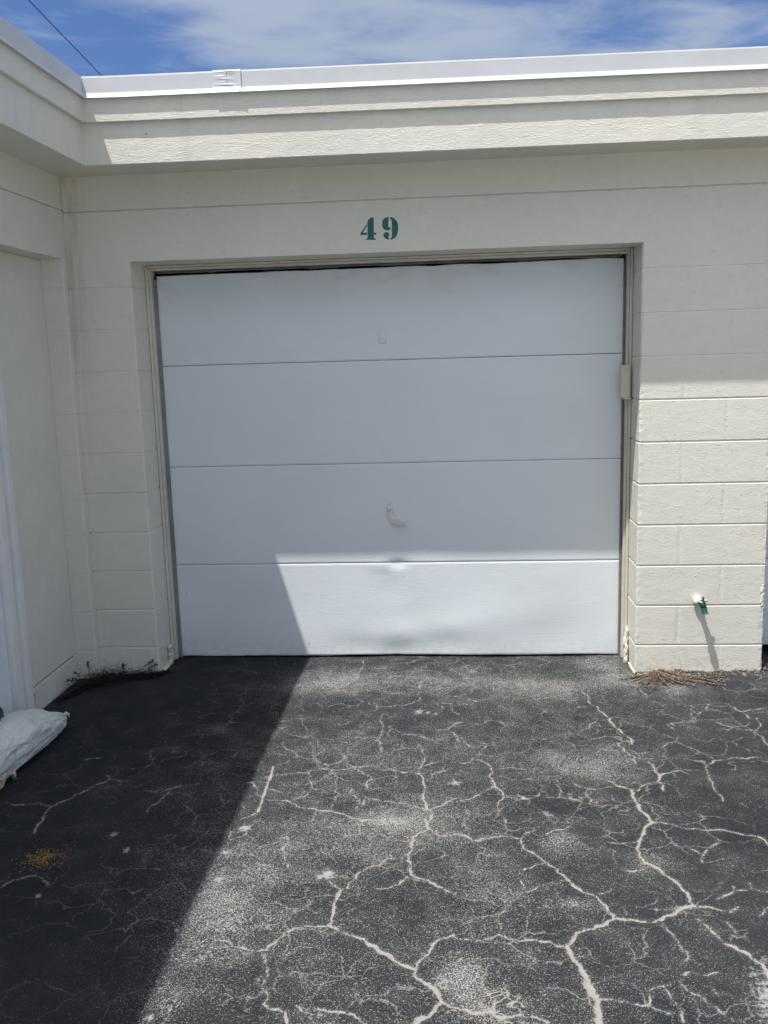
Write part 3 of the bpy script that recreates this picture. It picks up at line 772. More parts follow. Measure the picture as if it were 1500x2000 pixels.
# --- eaves: boards mitred round the inside corner; the back-row roof sinks a little to the right
def eave(mb, prof, slope_of, step=0.045, jit=0.0, xe=9.2, close=False):
    """prof: (y, z, slope) points; swept along the wing (towards -y) and along the row (towards +x)"""
    rows = []
    ys = [-12.2, -8, -5, -3.2] + [-3.0 + step * k for k in range(int(2.55 / step))]
    for s in ys:
        row = []
        for i, (y, z, sl) in enumerate(prof):
            x = -0.366 - y if y < -0.001 else XC
            row.append((x, s, z + jit * mn.noise((i * 5, s * 18, 1))))
        rows.append(row)
    rows.append([(-0.366 - y if y < -0.001 else XC, y, z) for y, z, sl in prof])
    xs = [0.1 + step * k for k in range(int(3.3 / step))] + [4.0, 6.0, xe]
    for s in xs:
        rows.append([(s, y + (jit * 0.5 * mn.noise((i * 7, s * 11, 4)) if y < 0 else 0), z - sl * (s - XC) + jit * mn.noise((i * 5, s * 18, 2))) for i, (y, z, sl) in enumerate(prof)])
    mb.grid(rows)


w = MB()
eave(w, [(0.0, 2.3485, 0.0015), (-0.15, 2.344, 0.002), (-0.296, 2.3365, 0.003)], None, 0.3)
w.build('soffit', M['stucco'], bld)
w = MB()
eave(w, [(-0.272, 2.3360, 0.003), (-0.297, 2.3350, 0.003), (-0.300, 2.3375, 0.003), (-0.3005, 2.42, 0.004), (-0.300, 2.535, 0.006)], None, 0.03, 0.0016)
fb = w.build('fascia_board', M['fascia'], bld)
w = MB()
eave(w, [(-0.3015, 2.5130, 0.006), (-0.318, 2.5115, 0.006), (-0.321, 2.514, 0.0062), (-0.3215, 2.56, 0.007), (-0.321, 2.624, 0.008)], None, 0.03, 0.0016)
w.build('fascia_board', M['fascia'], bld)
w = MB()
eave(w, [(-0.3222, 2.6120, 0.008), (-0.3225, 2.6095, 0.008), (-0.3395, 2.6068, 0.008), (-0.3405, 2.6085, 0.008), (-0.3265, 2.6285, 0.0082), (-0.3255, 2.632, 0.0082), (-0.3250, 2.6945, 0.0083), (-0.3235, 2.7000, 0.0083), (-0.3185, 2.7020, 0.0083), (-0.29, 2.7005, 0.0083), (-0.20, 2.675, 0.007)], None, 0.15)
edging = w.build('roof_edging', M['metal'], bld, smooth=False)
w = MB()
w.box(-6.2, -0.175, -12.2, 6.2, 2.61, 2.663)
w.grid([[(-0.175, -0.20, 2.663), (9.2, -0.20, 2.596)], [(-0.175, 6.2, 2.663), (9.2, 6.2, 2.596)]])
w.grid([[(-0.175, -0.20, 2.56), (9.2, -0.20, 2.56)], [(-0.175, 6.2, 2.56), (9.2, 6.2, 2.56)]])
w.build('roof', M['roof'], bld)
# caulked joint cover on the roof edging
w = MB()
X0, X1 = 0.540, 0.664
rows = []
pf = [(-0.3415, 2.6058), (-0.3430, 2.6080), (-0.3290, 2.630), (-0.3276, 2.636), (-0.3274, 2.657), (-0.3272, 2.678), (-0.3272, 2.6945), (-0.3250, 2.7020), (-0.3190, 2.7047), (-0.29, 2.7030)]
nx_ = 46
for i in range(nx_):
    x = X0 + (X1 - X0) * i / (nx_ - 1)
    row = []
    sag = 0.0075 * (x - XC)
    for a in range(len(pf) - 1):
        for q in range(5):
            t_ = q / 5.0
            y = pf[a][0] * (1 - t_) + pf[a + 1][0] * t_
            z = pf[a][1] * (1 - t_) + pf[a + 1][1] * t_
            kx = (x - 0.5 * (X0 + X1)) / (X1 - X0)
            face = 1.0 if 2.634 < z < 2.697 else 0.0
            wr = face * 0.0065 * max(0.0, mn.noise((x * 10, z * 130, 3.0))) * math.exp(-(kx / 0.28) ** 2)
            wr -= face * 0.003 * math.exp(-((kx - 0.03) / 0.025) ** 2)
            wr += 0.0008 * mn.noise((x * 40, z * 40, 8))
            row.append((x, y - wr, z - sag))
    rows.append(row)
for row in rows[-3:]:
    for k in range(len(row)):
        row[k] = (row[k][0], row[k][1] - 0.0022, row[k][2])
w.grid(rows)
for i in (0, -1):                                           # folded ends
    e_ = rows[i]
    w.grid([[p for p in e_], [(p[0], p[1] + (0.0028 if i == 0 else 0.0060), p[2] - (0.002 if k > 35 else 0)) for k, p in enumerate(e_)]])
w.build('joint_cover', M['metal'], edging, smooth=False)

# --- door frame: stepped wooden stops on three sides
w = MB()
YF = 0.205
for sx, x0 in ((1, 0.0015), (-1, XR - 0.0015)):
    a, b_, c_ = x0, x0 + sx * 0.013, x0 + sx * 0.025
    w.box(min(a, b_), max(a, b_), YF, 0.30, -0.16, ZH - 0.0015, 0.003)
    w.box(min(b_, c_), max(b_, c_), YF + 0.018, 0.30, -0.15, ZH - 0.013, 0.0025)
w.box(0.016, XR - 0.016, YF, 0.30, ZH - 0.012, ZH - 0.0015, 0.003)
w.box(0.027, XR - 0.027, YF + 0.018, 0.30, ZH - 0.025, ZH - 0.0125, 0.0025)
frame = w.build('door_frame', M['frame'], bld)
for xa, xb in ((0.0270, 0.0475), (XR - 0.0395, XR - 0.0270)):   # worn grey seals in the gap down each side
    w = MB()
    rows = []
    for k in range(90):
        z = -0.15 + k * 0.0228
        e = 0.003 * mn.noise((xa * 9, z * 9, 1)) + 0.002 * mn.noise((xa * 9, z * 33, 2))
        rows.append([(xa, 0.262, z), (xa + 0.001, 0.250 + e, z), (xb - 0.001, 0.256 + e, z), (xb, 0.270, z)])
    w.grid(rows)
    w.build('door_seal', M['grime'], frame)
w = MB()                                                    # ragged seal over the door
rows = []
for k in range(160):
    x = 0.05 + k * (XR - 0.10) / 159
    e = 0.006 * mn.noise((x * 5, 3, 1)) + 0.004 * mn.noise((x * 28, 5, 2))
    rows.append([(x, 0.262, ZH - 0.026), (x, 0.250, ZH - 0.034 + e), (x, 0.254, ZH - 0.037 + e), (x, 0.268, ZH - 0.034)])
w.grid(rows)
w.build('door_seal', M['grime'], frame)

w = MB()
w.tube([(0.222, -0.2995, 2.456), (0.222, -0.3022, 2.456)], 0.0028, 8)
w.build('nail', M['dark'], fb)

# --- garage door of four flush sections
gd = empty('garage_door', (1.22, 0.27, -0.137))
gd.parent = bld
gd.matrix_parent_inverse = Matrix.Translation(bld.location).inverted()


def child_of(o, par, root):
    o.parent = par
    o.matrix_parent_inverse = par_world(par).inverted()


def par_world(p):
    return Matrix.Translation(p.location)


YD = 0.255
DX0, DX1 = 0.0455, 2.4055
seams = [-0.1355, 0.3775, 0.910, 1.4405, 1.9030]


def dent(x, z):
    """kicks and knocks near the bottom of the door"""
    g = lambda cx, cz, rx, rz: math.exp(-((x - cx) / rx) ** 2 - ((z - cz) / rz) ** 2)
    y = 0.0
    y += 0.009 * g(1.235, -0.115, 0.10, 0.075)
    y -= 0.006 * g(1.27, -0.02, 0.20, 0.07)
    y += 0.007 * g(1.47, -0.075, 0.14, 0.08)
    y -= 0.004 * g(1.55, 0.02, 0.12, 0.07)
    y += 0.0055 * g(1.02, -0.085, 0.15, 0.07)
    y -= 0.005 * g(1.75, 0.05, 0.25, 0.12)
    y += 0.005 * g(2.05, -0.02, 0.2, 0.10)
    y += 0.009 * g(1.245, 0.372, 0.05, 0.022)
    y -= 0.003 * g(1.16, 0.36, 0.07, 0.03)
    y += 0.004 * g(1.22, 0.25, 0.10, 0.10)
    y += 0.0025 * mn.noise((x * 2.6, z * 3.1, 2.2))
    return y


for k in range(4):
    z0, z1 = seams[k] + 0.0008, seams[k + 1] - 0.0008
    w = MB()
    zz = [z0, z0 + 0.0005, z0 + 0.002] + list(np.linspace(z0 + 0.012, z1 - 0.012, 34)) + [z1 - 0.002, z1 - 0.0005, z1]
    xx_ = [DX0, DX0 + 0.001, DX0 + 0.004] + list(np.linspace(DX0 + 0.02, DX1 - 0.02, 150)) + [DX1 - 0.004, DX1 - 0.001, DX1]
    rows = []
    for iz, z in enumerate(zz):
        row = []
        for ix, x in enumerate(xx_):
            ez = min(iz, len(zz) - 1 - iz)
            ex = min(ix, len(xx_) - 1 - ix)
            e = min(ez, ex)
            yy = YD + {0: 0.030, 1: 0.0012}.get(e, 0.0) + (dent(x, z) if k < 2 else 0.0012 * mn.noise((x * 2, z * 2.3, k)))
            zo = 0.0
            if k == 0 and iz < 3:
                zo = 0.003 * mn.noise((x * 5, 0.5, 0)) + 0.0015 * mn.noise((x * 30, 1.5, 0))
            if k == 3 and iz > len(zz) - 4:
                zo = 0.004 * mn.noise((x * 6, 0.5, 7)) + 0.002 * mn.noise((x * 30, 1.5, 7)) - 0.004 + 0.0025 * x
            row.append((x, yy, z + zo))
        rows.append(row)
    w.grid(rows)
    w.box(DX0 + .003, DX1 - .003, YD + 0.030, YD + 0.042, z0 + .001, z1 - .001)
    o = w.build('door_panel', M['door'], None, smooth=True)
    me = o.data
    child_of(o, gd, bld)
    if k == 0:
        o['label'] = 'dented bottom section of the door'

w = MB()                                                    # small plate with a knob, high on the door
w.bbox(1.186, 1.220, YD - 0.0065, YD + 0.006, 1.527, 1.595, 0.0012)
w.tube([(1.203, YD - 0.006, 1.560), (1.203, YD - 0.012, 1.560)], [0.010, 0.008], 16)
w.tube([(1.203, YD - 0.010, 1.553), (1.203, YD - 0.015, 1.551)], [0.005, 0.003], 10)
o = w.build('lock_plate', M['door'])
child_of(o, gd, bld)
w = MB()
w.bbox(1.1853, 1.2207, YD - 0.0020, YD + 0.006, 1.5263, 1.5957, 0.0006)
o = w.build('plate_outline', M['edge'])  # grey rim added behind the plate to outline its edge
child_of(o, gd, bld)

# L-shaped locking handle with its keyhole
w = MB()
hx, hz = 1.216, 0.667
w.tube([(hx, YD + 0.004, hz), (hx, YD - 0.006, hz), (hx, YD - 0.008, hz)], [0.0185, 0.0185, 0.017], 28)
w.tube([(hx, YD - 0.007, hz), (hx, YD - 0.014, hz), (hx, YD - 0.016, hz)], [0.0125, 0.0125, 0.011], 24)
# upper lug and back plate
w.bbox(hx - 0.008, hx + 0.009, YD - 0.004, YD + 0.004, hz + 0.014, hz + 0.036, 0.003)
# flat neck running down from the lock, then a lever out to the right and away from the door
K = 0.00262


def plate(mb, px, f0, f1, t0, t1):
    """px outline in hundredths round the lock; front face from f0 to f1 in front of the door, sides back to t0..t1"""
    n = len(px)
    b0 = len(mb.v)
    lo, hi = min(p[0] for p in px), max(p[0] for p in px)
    for dd in (0, 1):
        for x, y in px:
            q = (x - lo) / (hi - lo)
            dpt = (f0 + (f1 - f0) * q) if dd == 0 else (t0 + (t1 - t0) * q)
            mb.v.append((hx + (x - 762.3) * K, YD - dpt, hz - (y - 994.6) * K))
    mb.f.append(tuple(b0 + k for k in range(n)))
    mb.f.append(tuple(b0 + n + k for k in reversed(range(n))))
    for k in range(n):
        mb.f.append((b0 + k, b0 + (k + 1) % n, b0 + n + (k + 1) % n, b0 + n + k))


plate(w, [(756.5, 988), (759, 982), (762.3, 979.5), (766, 982), (769, 988), (770.5, 1004), (773, 1012), (774, 1023), (766, 1023.5), (761, 1020), (757.5, 1010)], 0.007, 0.013, -0.003, -0.003)
plate(w, [(764, 1011), (774, 1012.5), (796, 1020.5), (796.8, 1024.8), (788, 1025.3), (764, 1023)], 0.016, 0.034, 0.009, 0.028)
plate(w, [(768, 1014.0), (792, 1020.2), (792.5, 1021.6), (768, 1017.0)], 0.0200, 0.0365, 0.014, 0.030)
h = w.build('door_handle', M['trim'])
child_of(h, gd, bld)
w = MB()
w.tube([(hx, YD - 0.0155, hz - 0.001), (hx, YD - 0.0172, hz - 0.001)], 0.0026, 10)
w.bbox(hx - 0.0009, hx + 0.0009, YD - 0.0172, YD - 0.0155, hz - 0.0055, hz + 0.001, 0.0003)
o = w.build('keyhole', M['dark'])
child_of(o, gd, bld)

# --- second garage door, in the next bay to the right
g2 = empty('garage_door', (4.28, 0.27, -0.137))
g2.parent = bld
g2['label'] = 'second garage door in the next bay beyond the pier'
gd['label'] = 'white garage door with a dented bottom, under the number 49'
g2.matrix_parent_inverse = Matrix.Translation(bld.location).inverted()
for k in range(4):
    w = MB()
    w.bbox(XP + 0.012, 5.49, YD, YD + 0.04, (-0.085 if k == 0 else seams[k] + 0.0015), seams[k + 1] - 0.0015, 0.002)
    o = w.build('door_panel', M['door'])
    child_of(o, g2, bld)
w = MB()
w.box(XP + 0.002, 5.498, 0.222, 0.30, ZH - 0.036, ZH - 0.001, 0.003)
w.build('door_frame', M['frame'], bld)

# --- painted number over the door
NUM = [[(1.164, 2.093), (1.18, 2.106), (1.194, 2.107), (1.1915, 2.012), (1.162, 2.012)], [(1.1625, 2.081), (1.161, 2.070), (1.140, 2.039), (1.1595, 2.038), (1.1595, 2.029), (1.128, 2.029), (1.128, 2.035)], [(1.1925, 2.039), (1.204, 2.036), (1.203, 2.028), (1.1925, 2.028)], [(1.155, 2.006), (1.155, 2.011), (1.162, 2.0125), (1.1915, 2.0125), (1.201, 2.010), (1.201, 2.004)],
       [(1.265, 2.106), (1.261, 2.064), (1.264, 2.059), (1.272, 2.059), (1.271, 2.049), (1.263, 2.0455), (1.254, 2.045), (1.241, 2.051), (1.235, 2.059), (1.233, 2.069), (1.233, 2.083), (1.238, 2.096), (1.244, 2.101), (1.251, 2.104)],
       [(1.272, 2.106), (1.288, 2.101), (1.302, 2.086), (1.3065, 2.077), (1.308, 2.068), (1.308, 2.048), (1.304, 2.028), (1.299, 2.018), (1.292, 2.010), (1.283, 2.005), (1.272, 2.003), (1.271, 2.010), (1.276, 2.013), (1.278, 2.018), (1.279, 2.079), (1.276, 2.093), (1.271, 2.099)],
       [(1.239, 2.029), (1.242, 2.035), (1.247, 2.038), (1.254, 2.038), (1.259, 2.036), (1.2635, 2.032), (1.265, 2.026), (1.260, 2.013), (1.262, 2.010), (1.266, 2.008), (1.265, 2.003), (1.251, 2.006), (1.245, 2.009), (1.241, 2.014), (1.237, 2.023)]]
w = MB()
for pl in NUM:
    b0 = len(w.v)
    n = len(pl)
    w.v += [(x, -0.0012, z) for x, z in pl] + [(x, 0.0005, z) for x, z in pl]
    w.f.append(tuple(b0 + i for i in range(n)))
    w.f += [(b0 + i, b0 + (i + 1) % n, b0 + n + (i + 1) % n, b0 + n + i) for i in range(n)]
o = w.build('house_number', M['teal'], bld)
o['label'] = 'teal stencilled number 49 over the garage door'

# --- painted latch box on the right-hand jamb
w = MB()
w.bbox(2.386, 2.431, 0.176, 0.2045, 1.222, 1.384, 0.004)
w.bbox(2.398, 2.437, 0.172, 0.203, 1.214, 1.2225, 0.002)
w.build('latch_box', M['frame'], bld)

# --- lumpy mortar patches where the jambs meet the ground
def lump(mb, c, r, seed, n=14, amp=0.35):
    import bmesh
    bm = bmesh.new()
    bmesh.ops.create_icosphere(bm, subdivisions=3, radius=1.0)
    for v in bm.verts:
        k = 1 + amp * mn.noise(v.co * 1.9 + Vector((seed, 0, 0))) + amp * 0.5 * mn.noise(v.co * 4.5 + Vector((0, seed, 0)))
        v.co = Vector(c) + Vector((v.co.x * r[0], v.co.y * r[1], v.co.z * r[2])) * k
    mb.add_bm(bm)


w = MB()
for i in range(6):
    z = -0.13 + 0.028 * i
    lump(w, (XR - 0.009 + rng.uniform(-.003, .002) - (0.005 if i < 4 else 0), 0.186 + rng.uniform(-.006, .006) - 0.005 * (6 - i), z), (0.010, 0.020, 0.032), i * 1.7, amp=0.45)
for i in range(10):
    lump(w, (XR - 0.002 + rng.uniform(-.003, .003), 0.012 + 0.014 * i, -0.145), (0.005, 0.013, 0.007), i * 2.3 + 40)
o = w.build('mortar_patch', M['frame'], bld, smooth=True)
w = MB()
for i in range(9):
    lump(w, (0.006 + rng.uniform(-.004, .004), 0.02 + 0.017 * i, -0.145), (0.013, 0.014, 0.016), i * 2.9 + 80)
for i in range(5):
    lump(w, (0.012, 0.16 + rng.uniform(-.01, .01), -0.13 + 0.02 * i), (0.014, 0.02, 0.016), i * 1.3 + 60)
w.build('mortar_patch', M['frame'], bld, smooth=True)
w = MB()                                                    # chipped, refilled arris on the right of the pier
for i, (z, s_) in enumerate(((0.20, 1.0), (0.225, 1.1), (0.25, 0.9), (0.275, 1.0), (0.30, 0.7))):
    lump(w, (XP - 0.010 - 0.004 * (i % 2), 0.005, z), (0.013 * s_, 0.0075 * s_, 0.022 * s_), i * 3.1 + 20, amp=0.6)
w.build('mortar_patch', M['stucco'], bld, smooth=True)

# ------------------------------------------------------------------ hose bib on the pier
sp = empty('hose_bib', (2.737, 0.0, 0.235))
tag(sp, 'small green garden tap with white caulk around its pipe on the sunlit pier', 'tap')
w = MB()
for i in range(7):
    a = i * 0.9
    lump(w, (2.737 + 0.010 * math.cos(a), -0.006 - 0.003 * i, 0.234 + 0.011 * math.sin(a)), (0.0135, 0.011, 0.0125), i * 1.9 + 7, amp=0.5)
w.tube([(2.737, 0.0, 0.234), (2.741, -0.035, 0.233), (2.744, -0.050, 0.232)], [0.014, 0.0135, 0.0125], 16)
w.build('pipe', M['caulk'], sp, smooth=True)
w = MB()
w.tube([(2.744, -0.046, 0.233), (2.747, -0.060, 0.231), (2.750, -0.068, 0.222), (2.754, -0.072, 0.205)], [0.0135, 0.0155, 0.0155, 0.0145], 18)
w.tube([(2.7485, -0.060, 0.236), (2.7500, -0.064, 0.256), (2.7505, -0.066, 0.262)], [0.0075, 0.0065, 0.003], 12)
w.bbox(2.728, 2.752, -0.078, -0.070, 0.222, 0.230, 0.002)
w.build('valve', M['dkgreen'], sp, smooth=True)
w = MB()
w.tube([(2.741, -0.0625, 0.250), (2.758, -0.064, 0.246), (2.770, -0.060, 0.238)], [0.0045, 0.0050, 0.0045], 10)
w.tube([(2.730, -0.072, 0.244), (2.744, -0.076, 0.235)], [0.004, 0.0045], 10)
w.build('handle', M['caulk'], sp, smooth=True)
w = MB()
prof = [(0.0135, 0.0), (0.0155, 0.001), (0.0155, 0.006), (0.0145, 0.007), (0.0148, 0.022), (0.0180, 0.024), (0.0182, 0.029), (0.0150, 0.0295), (0.0138, 0.020)]
ax_ = Vector((0.16, -0.18, -1.0)).normalized()
base = Vector((2.7535, -0.0715, 0.209))
w.tube([base + ax_ * q for r_, q in prof], [r_ for r_, q in prof], 24, cap=False)
w.build('hose_outlet', M['green'], sp, smooth=False)
w = MB()
w.tube([base + ax_ * 0.012, base + ax_ * 0.0235], [0.0136, 0.0136], 20)
w.build('outlet_bore', M['dark'], sp)


# ------------------------------------------------------------------ sandbags at the side door
def sack(name, mat, ear, end, hw, hh, label, seed, lift=0.0, pinch=0.30):
    """a stuffed woven sack: pinched ear at one end, folds running out of the pinch"""
    root = empty(name, (0.5 * (ear[0] + end[0]), 0.5 * (ear[1] + end[1]), G))
    tag(root, label, 'sandbag')
    A, B = Vector(ear), Vector(end)
    d = (B - A)
    dh = Vector((d.x, d.y, 0)).normalized()
    side = Vector((dh.y, -dh.x, 0))
    ns, nt = 150, 140
    rows = []
    for i in range(ns + 1):
        s = i / ns
        k0 = min(1.0, s / pinch)
        f = (k0 * (2 - k0)) ** 0.74
        k1 = min(1.0, (1 - s) / 0.16)
        f2 = math.sqrt(max(0.0, 1 - (1 - k1) ** 2))
        a = (0.012 + (hw - 0.012) * f) * max(f2, 0.02)
        b = (0.011 + (hh - 0.011) * (0.55 * f + 0.45 * f * f)) * max(f2, 0.02)
        zc = max(G + b * 0.93 + lift * s, A.z * (1 - f) + (G + b * 0.93) * f)
        c0 = A + d * s
        row = []
        for j in range(nt):
            t = 2 * math.pi * j / nt
            ct, st = math.cos(t), math.sin(t)
            px = math.copysign(abs(ct) ** 0.85, ct) * a
            pz = math.copysign(abs(st) ** 0.80, st) * b
            fold = 0.0060 * math.sin(9 * t + 3.1 * mn.noise((s * 3, t, seed))) * math.exp(-s / 0.28) * min(1.0, s / 0.05)
            fold += 0.009 * mn.noise((ct * 1.5 + seed, st * 1.5, s * 5)) + 0.0045 * mn.noise((ct * 2 + seed, st * 5, s * 9)) * (0.3 + abs(ct))
            rid = 1 - abs(mn.noise((ct * 1.3 + seed, st * 2.6, s * 5.5)))
            fold -= 0.0030 * max(0.0, rid - 0.86) / 0.14
            rid = 1 - abs(mn.noise((ct * 3.1, st * 2.2 + seed, s * 9)))
            fold -= 0.001 * max(0.0, rid - 0.85) / 0.15
            px += ct * fold
            pz += st * fold
            p = Vector((c0.x, c0.y, zc)) + side * px + Vector((0, 0, pz))
            p.z = max(p.z, G + 0.003)
            row.append(tuple(p))
        row.append(row[0])
        rows.append(row)
    w = MB()
    w.grid(rows)
    w.build('sack', mat, root, smooth=True)
    # gathered, tied ear with frayed ends
    w = MB()
    out = -d.normalized()
    w.tube([A + out * -0.012, A + out * 0.004, A + out * 0.014, A + out * 0.026], [0.012, 0.007, 0.008, 0.010], 14)
    for q in range(7):
        an = rng.uniform(-1, 1)
        e = A + out * (0.024 + 0.012 * rng.random()) + side * 0.012 * an
        w.tube([A + out * 0.018, e, e + Vector((rng.uniform(-.008, .008), rng.uniform(-.008, .008), -0.012 - 0.016 * rng.random()))], [0.0045, 0.0035, 0.0012], 6)
    w.build('tied_corner', mat, root, smooth=True)
    return root


sack('sandbag', M['bag'], (-0.243, -0.640, -0.112), (-0.345, -1.480, -0.06), 0.125, 0.100, 'white woven sandbag with a tied corner, lying at the foot of the white side door', 3.0, 0.0, 0.52)
sack('sandbag', M['tan'], (-0.218, -1.235, -0.108), (-0.58, -1.47, -0.08), 0.105, 0.066, 'tan sandbag corner poking in at the left edge in front of the white sandbag', 8.0, 0.0, 0.16)

# green plastic bundle behind the sandbags
w = MB()
rows = []
for i in range(26):
    s = i / 25.0
    row = []
    rad = 0.085 * (1 - s) ** 0.55 + 0.010
    for j in range(40):
        t = 2 * math.pi * j / 40
        q = rad * (1 + 0.20 * math.sin(5 * t + s * 4) + 0.35 * mn.noise((math.cos(t) * 1.6, math.sin(t) * 1.6, s * 6)))
        row.append((-0.335 + 0.5 * q * math.cos(t), -1.090 + 0.02 * s + q * math.sin(t), G + 0.004 + 0.275 * s))
    row.append(row[0])
    rows.append(row)
w.grid(rows)
w.f.append(tuple(len(w.v) - 41 + j for j in range(40)))
o = w.build('plastic_bundle', M['tarp'], None, smooth=True)
tag(o, 'dark green crumpled plastic bundle standing against the side door behind the white sandbag', 'bundle')


# ------------------------------------------------------------------ weeds, litter, spilled sand
def leaf(mb, p, d, l, wd, up=(0, 0, 1), bend=0.25):
    d = Vector(d).normalized()
    s = d.cross(Vector(up))
    if s.length < 1e-4:
        s = Vector((1, 0, 0))
    s.normalize()
    n = s.cross(d).normalized()
    p = Vector(p)
    b = len(mb.v)
    for q in (p, p + d * l * .45 + s * wd + n * l * bend * .6, p + d * l + n * l * bend * .2, p + d * l * .45 - s * wd + n * l * bend * .6):
        mb.v.append(tuple(q))
    mb.f.append((b, b + 1, b + 2, b + 3))


wd_ = empty('weed', (-0.25, -0.08, G))
tag(wd_, 'low dark green creeping weed with seed heads in the shaded inside corner', 'weed')
lf, stm, sh = MB(), MB(), MB()
spine = [(-0.385, -0.375), (-0.355, -0.24), (-0.335, -0.13), (-0.300, -0.065), (-0.23, -0.035), (-0.15, -0.028), (-0.08, -0.022), (-0.01, -0.012), (0.03, 0.03)]
amt = [0.022, 0.048, 0.075, 0.100, 0.085, 0.065, 0.045, 0.028, 0.015]
for n in range(4600):
    t = rng.random() * (len(spine) - 1)
    i = int(t)
    f = t - i
    a = amt[i] * (1 - f) + amt[i + 1] * f
    x = spine[i][0] * (1 - f) + spine[i + 1][0] * f
    y = spine[i][1] * (1 - f) + spine[i + 1][1] * f
    x += abs(rng.gauss(0, a * .6)) if i < 3 else rng.gauss(0.01, a * .3)
    y -= abs(rng.gauss(0, a * .75)) if i >= 2 else rng.gauss(0, 0.02)
    if y > -0.006 and x < 0:
        y = -0.006
    z = G + 0.002 + abs(rng.gauss(0, a * 0.30))
    an = rng.uniform(0, 6.28)
    leaf(lf, (x, y, z), (math.cos(an), math.sin(an), rng.uniform(-.3, .5)), rng.uniform(.005, .012), rng.uniform(.0022, .0045))
    if n % 12 == 0:
        stm.tube([(x, y, G), (x + rng.gauss(0, .02), y - abs(rng.gauss(0, .02)), z + .002)], 0.0010, 5)
for p0, p1, p2 in (((-0.33, -0.17, -0.13), (-0.362, -0.165, -0.085), (-0.383, -0.168, -0.078)), ((-0.33, -0.11, -0.12), (-0.335, -0.10, -0.075), (-0.338, -0.105, -0.048)), ((-0.35, -0.22, -0.13), (-0.375, -0.225, -0.098), (-0.395, -0.232, -0.093)),
                   ((-0.34, -0.19, -0.12), (-0.365, -0.19, -0.107), (-0.385, -0.195, -0.105)), ((-0.19, -0.03, -0.125), (-0.187, -0.025, -0.102), (-0.186, -0.022, -0.088)), ((-0.13, -0.03, -0.135), (-0.08, -0.014, -0.098), (-0.030, -0.010, -0.072)), ((-0.10, -0.03, -0.138), (-0.055, -0.014, -0.112), (-0.012, -0.010, -0.093)), ((-0.31, -0.2, -0.13), (-0.31, -0.22, -0.11), (-0.30, -0.235, -0.1))):
    pts = [tuple((1 - t) ** 2 * a + 2 * t * (1 - t) * b + t * t * c_ for a, b, c_ in zip(p0, p1, p2)) for t in np.linspace(0, 1, 8)]
    st_ = MB()
    st_.tube(pts, 0.0013, 6)
    st_ = st_.build('stem', M['seed'], wd_)
    sh = MB()
    for q in range(4, 8):
        for _ in range(9 if q > 5 else 4):
            c_ = Vector(pts[q]) + Vector((rng.gauss(0, .0035), rng.gauss(0, .003), rng.gauss(0, .0032)))
            leaf(sh, c_, (rng.gauss(0, 1), rng.gauss(0, 1), rng.gauss(0, 1)), .010, .0038)
    sh.build('seed_head', M['seed'], st_)
lf.build('leaves', M['weed'], wd_)
stm.build('stems', M['seed'], wd_)

dw = empty('weed', (2.56, -0.05, G))
tag(dw, 'dried brown weed fanned flat over the asphalt at the foot of the sunlit pier', 'weed')
lf, stm = MB(), MB()
cx_, cy_ = 2.555, -0.020
for n in range(26):
    an = math.radians(-163 + 155 * (n + rng.uniform(.0, 1.0)) / 26)
    L = rng.uniform(0.13, 0.23) * (1.0 + 0.35 * abs(math.cos(an)))
    if -60 < math.degrees(an) < -18 and n % 3 == 0:
        L *= 1.25
    if an > math.radians(-30):
        L *= rng.uniform(0.9, 1.30)
    if an < math.radians(-140):
        L *= 0.8
    cur = rng.uniform(-1.3, 1.3)
    pts = []
    x, y, z = cx_ + rng.gauss(0, .012), cy_ + rng.gauss(0, .006), G + 0.012 + rng.random() * .012
    nst = 12
    for k in range(nst + 1):
        pts.append((x, min(y, -0.006), z))
        an2 = an + cur * k / nst * 0.5
        x += math.cos(an2) * L / nst
        y += math.sin(an2) * L / nst * 0.95
        z += ((G + 0.005) - z) * 0.22 + rng.gauss(0, 0.0012)
    stm.tube(pts, [0.0025] * 6 + [0.0019] * 7, 5)
    for k in range(1, nst + 1):
        for sd in (-1, 1):
            for _ in range(1 if k < 5 else 2):
                an3 = an + sd * rng.uniform(.5, 1.2)
                leaf(lf, (pts[k][0] + rng.gauss(0, .002), pts[k][1] + rng.gauss(0, .002), pts[k][2]), (math.cos(an3), math.sin(an3), rng.uniform(0, .7)), rng.uniform(.007, .012), rng.uniform(.0022, .0038))
lf.build('leaves', M['dry'], dw)
stm.build('stems', M['drystem'], dw)
w = MB()
for k in range(5):
    leaf(w, (2.536 + .004 * k, -0.016 - .002 * k, G + 0.020 + .001 * k), (1, -0.25, .35), .030, .006, bend=.15)
o = w.build('dry_leaf', M['leaf'])
tag(o, 'small pale yellow dry leaf lying on top of the dried brown weed', 'leaf')


def grains(name, mat, pts, label, cat):
    w = MB()
    for x, y, z, s in pts:
        b = len(w.v)
        R3 = [Vector((rng.gauss(0, 1), rng.gauss(0, 1), rng.gauss(0, 1))).normalized() * s for _ in range(4)]
        base_ = [Vector((1, 1, 1)), Vector((-1, -1, 1)), Vector((-1, 1, -1)), Vector((1, -1, -1))]
        for q, rr in zip(base_, R3):
            w.v.append(tuple(Vector((x, y, z)) + q.normalized() * s + rr * .5))
        w.f += [(b, b + 1, b + 2), (b, b + 3, b + 1), (b, b + 2, b + 3), (b + 1, b + 3, b + 2)]
    o = w.build(name, mat)
    tag(o, label, cat, kind='stuff')
    return o


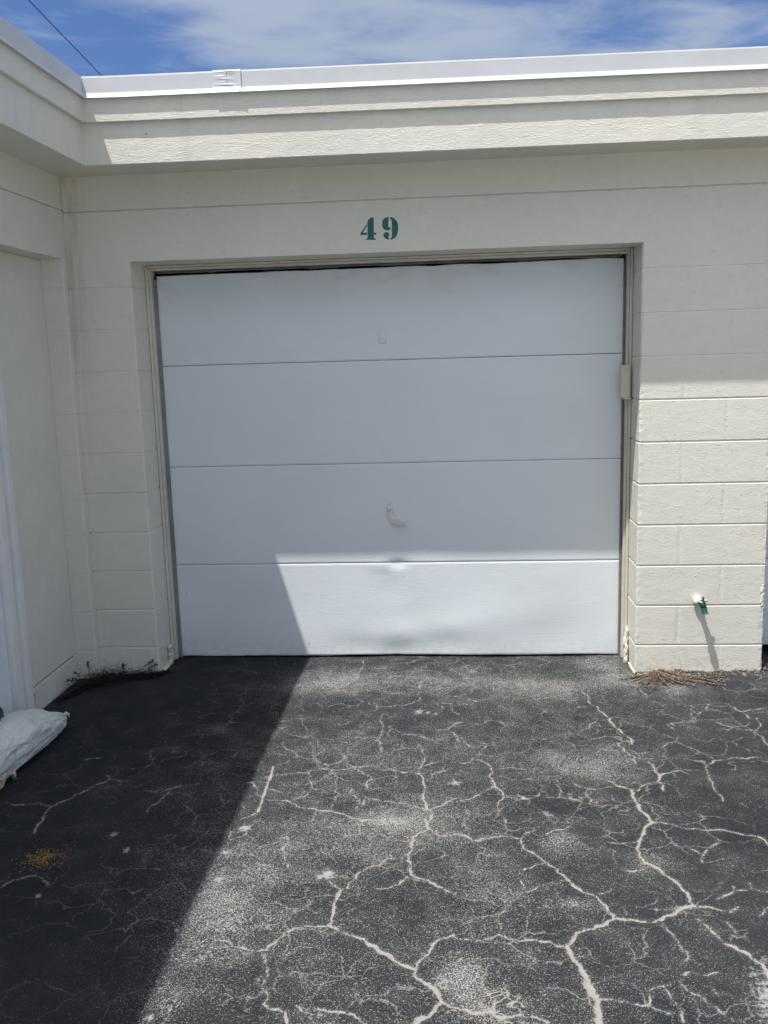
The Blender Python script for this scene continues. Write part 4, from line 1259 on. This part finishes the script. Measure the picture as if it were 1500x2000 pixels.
pts = []
for n in range(2600):
    x = rng.uniform(2.445, 3.07)
    dense = 1.0 if x > 2.60 else 0.5
    y = -abs(rng.gauss(0, 0.016)) - 0.004
    pts.append((x, y, G + rng.random() * 0.030 * math.exp(y / 0.02) * (0.6 + 0.6 * mn.noise((x * 13, 0, 0))) * dense, rng.uniform(.0018, .0048)))
grains('pale_grit', M['chip'], pts[::6], 'pale grit chips among the litter along the foot of the sunlit pier', 'grit')
grains('leaf_litter', M['litter'], [q for i_, q in enumerate(pts) if i_ % 6], 'grey grit and leaf litter gathered along the foot of the sunlit pier', 'litter')
pts = []
for n in range(3000):
    if n < 2200:
        x, y = rng.gauss(0.215, 0.028), rng.gauss(-1.755, 0.024)
    else:
        x, y = rng.gauss(0.185, 0.040), rng.gauss(-1.765, 0.038)
    if mn.noise((x * 38, y * 38, 1.5)) < -0.12 and rng.random() < 0.75:
        continue
    pts.append((x, y, G + 0.001 + rng.random() * .003, rng.choice((.0008, .0012, .0016, .0028))))
grains('spilled_sand', M['sand'], pts, 'ochre yellow sand spilled on the dark asphalt in the shadow', 'sand')
pts = []
for n in range(420):
    x, y = rng.uniform(0.0, 2.44), rng.uniform(0.10, 0.255)
    pts.append((x, 0.250 - abs(rng.gauss(0, .02)), G + .003, rng.uniform(.001, .0026)))
grains('door_grit', M['litter'], pts, 'fine grey grit collected along the foot of the white garage door', 'grit')
for n, (x, y, s_) in enumerate(((3.085, 0.03, .016), (3.12, 0.07, .020), (3.10, 0.11, .012))):
    w = MB()
    lump(w, (x, y, G + s_ * .5), (s_, s_ * .8, s_ * .6), n * 4.4, amp=.35)
    o = w.build('pebble', M['litter'], None, smooth=True)
    tag(o, 'small pale pebble on the dark ground beyond the right edge of the pier', 'pebble', 'pebbles beyond the pier')

# ------------------------------------------------------------------ overhead cable beyond the side wing
A, B = Vector((-4.84, 10.2, 7.0)), Vector((-5.17, 14.0, 7.0))
d = (B - A).normalized()
w = MB()
w.tube([A + d * s for s in (-30, -15, 0, 4, 20, 60)], 0.0075, 8)
o = w.build('power_line', M['wire'])
tag(o, 'thin black overhead cable crossing the sky behind the roof of the side wing', 'cable')

for o in bpy.data.objects:
    if o.type == 'MESH' and o.name.startswith('door_panel'):
        for p in o.data.polygons:
            p.use_smooth = True
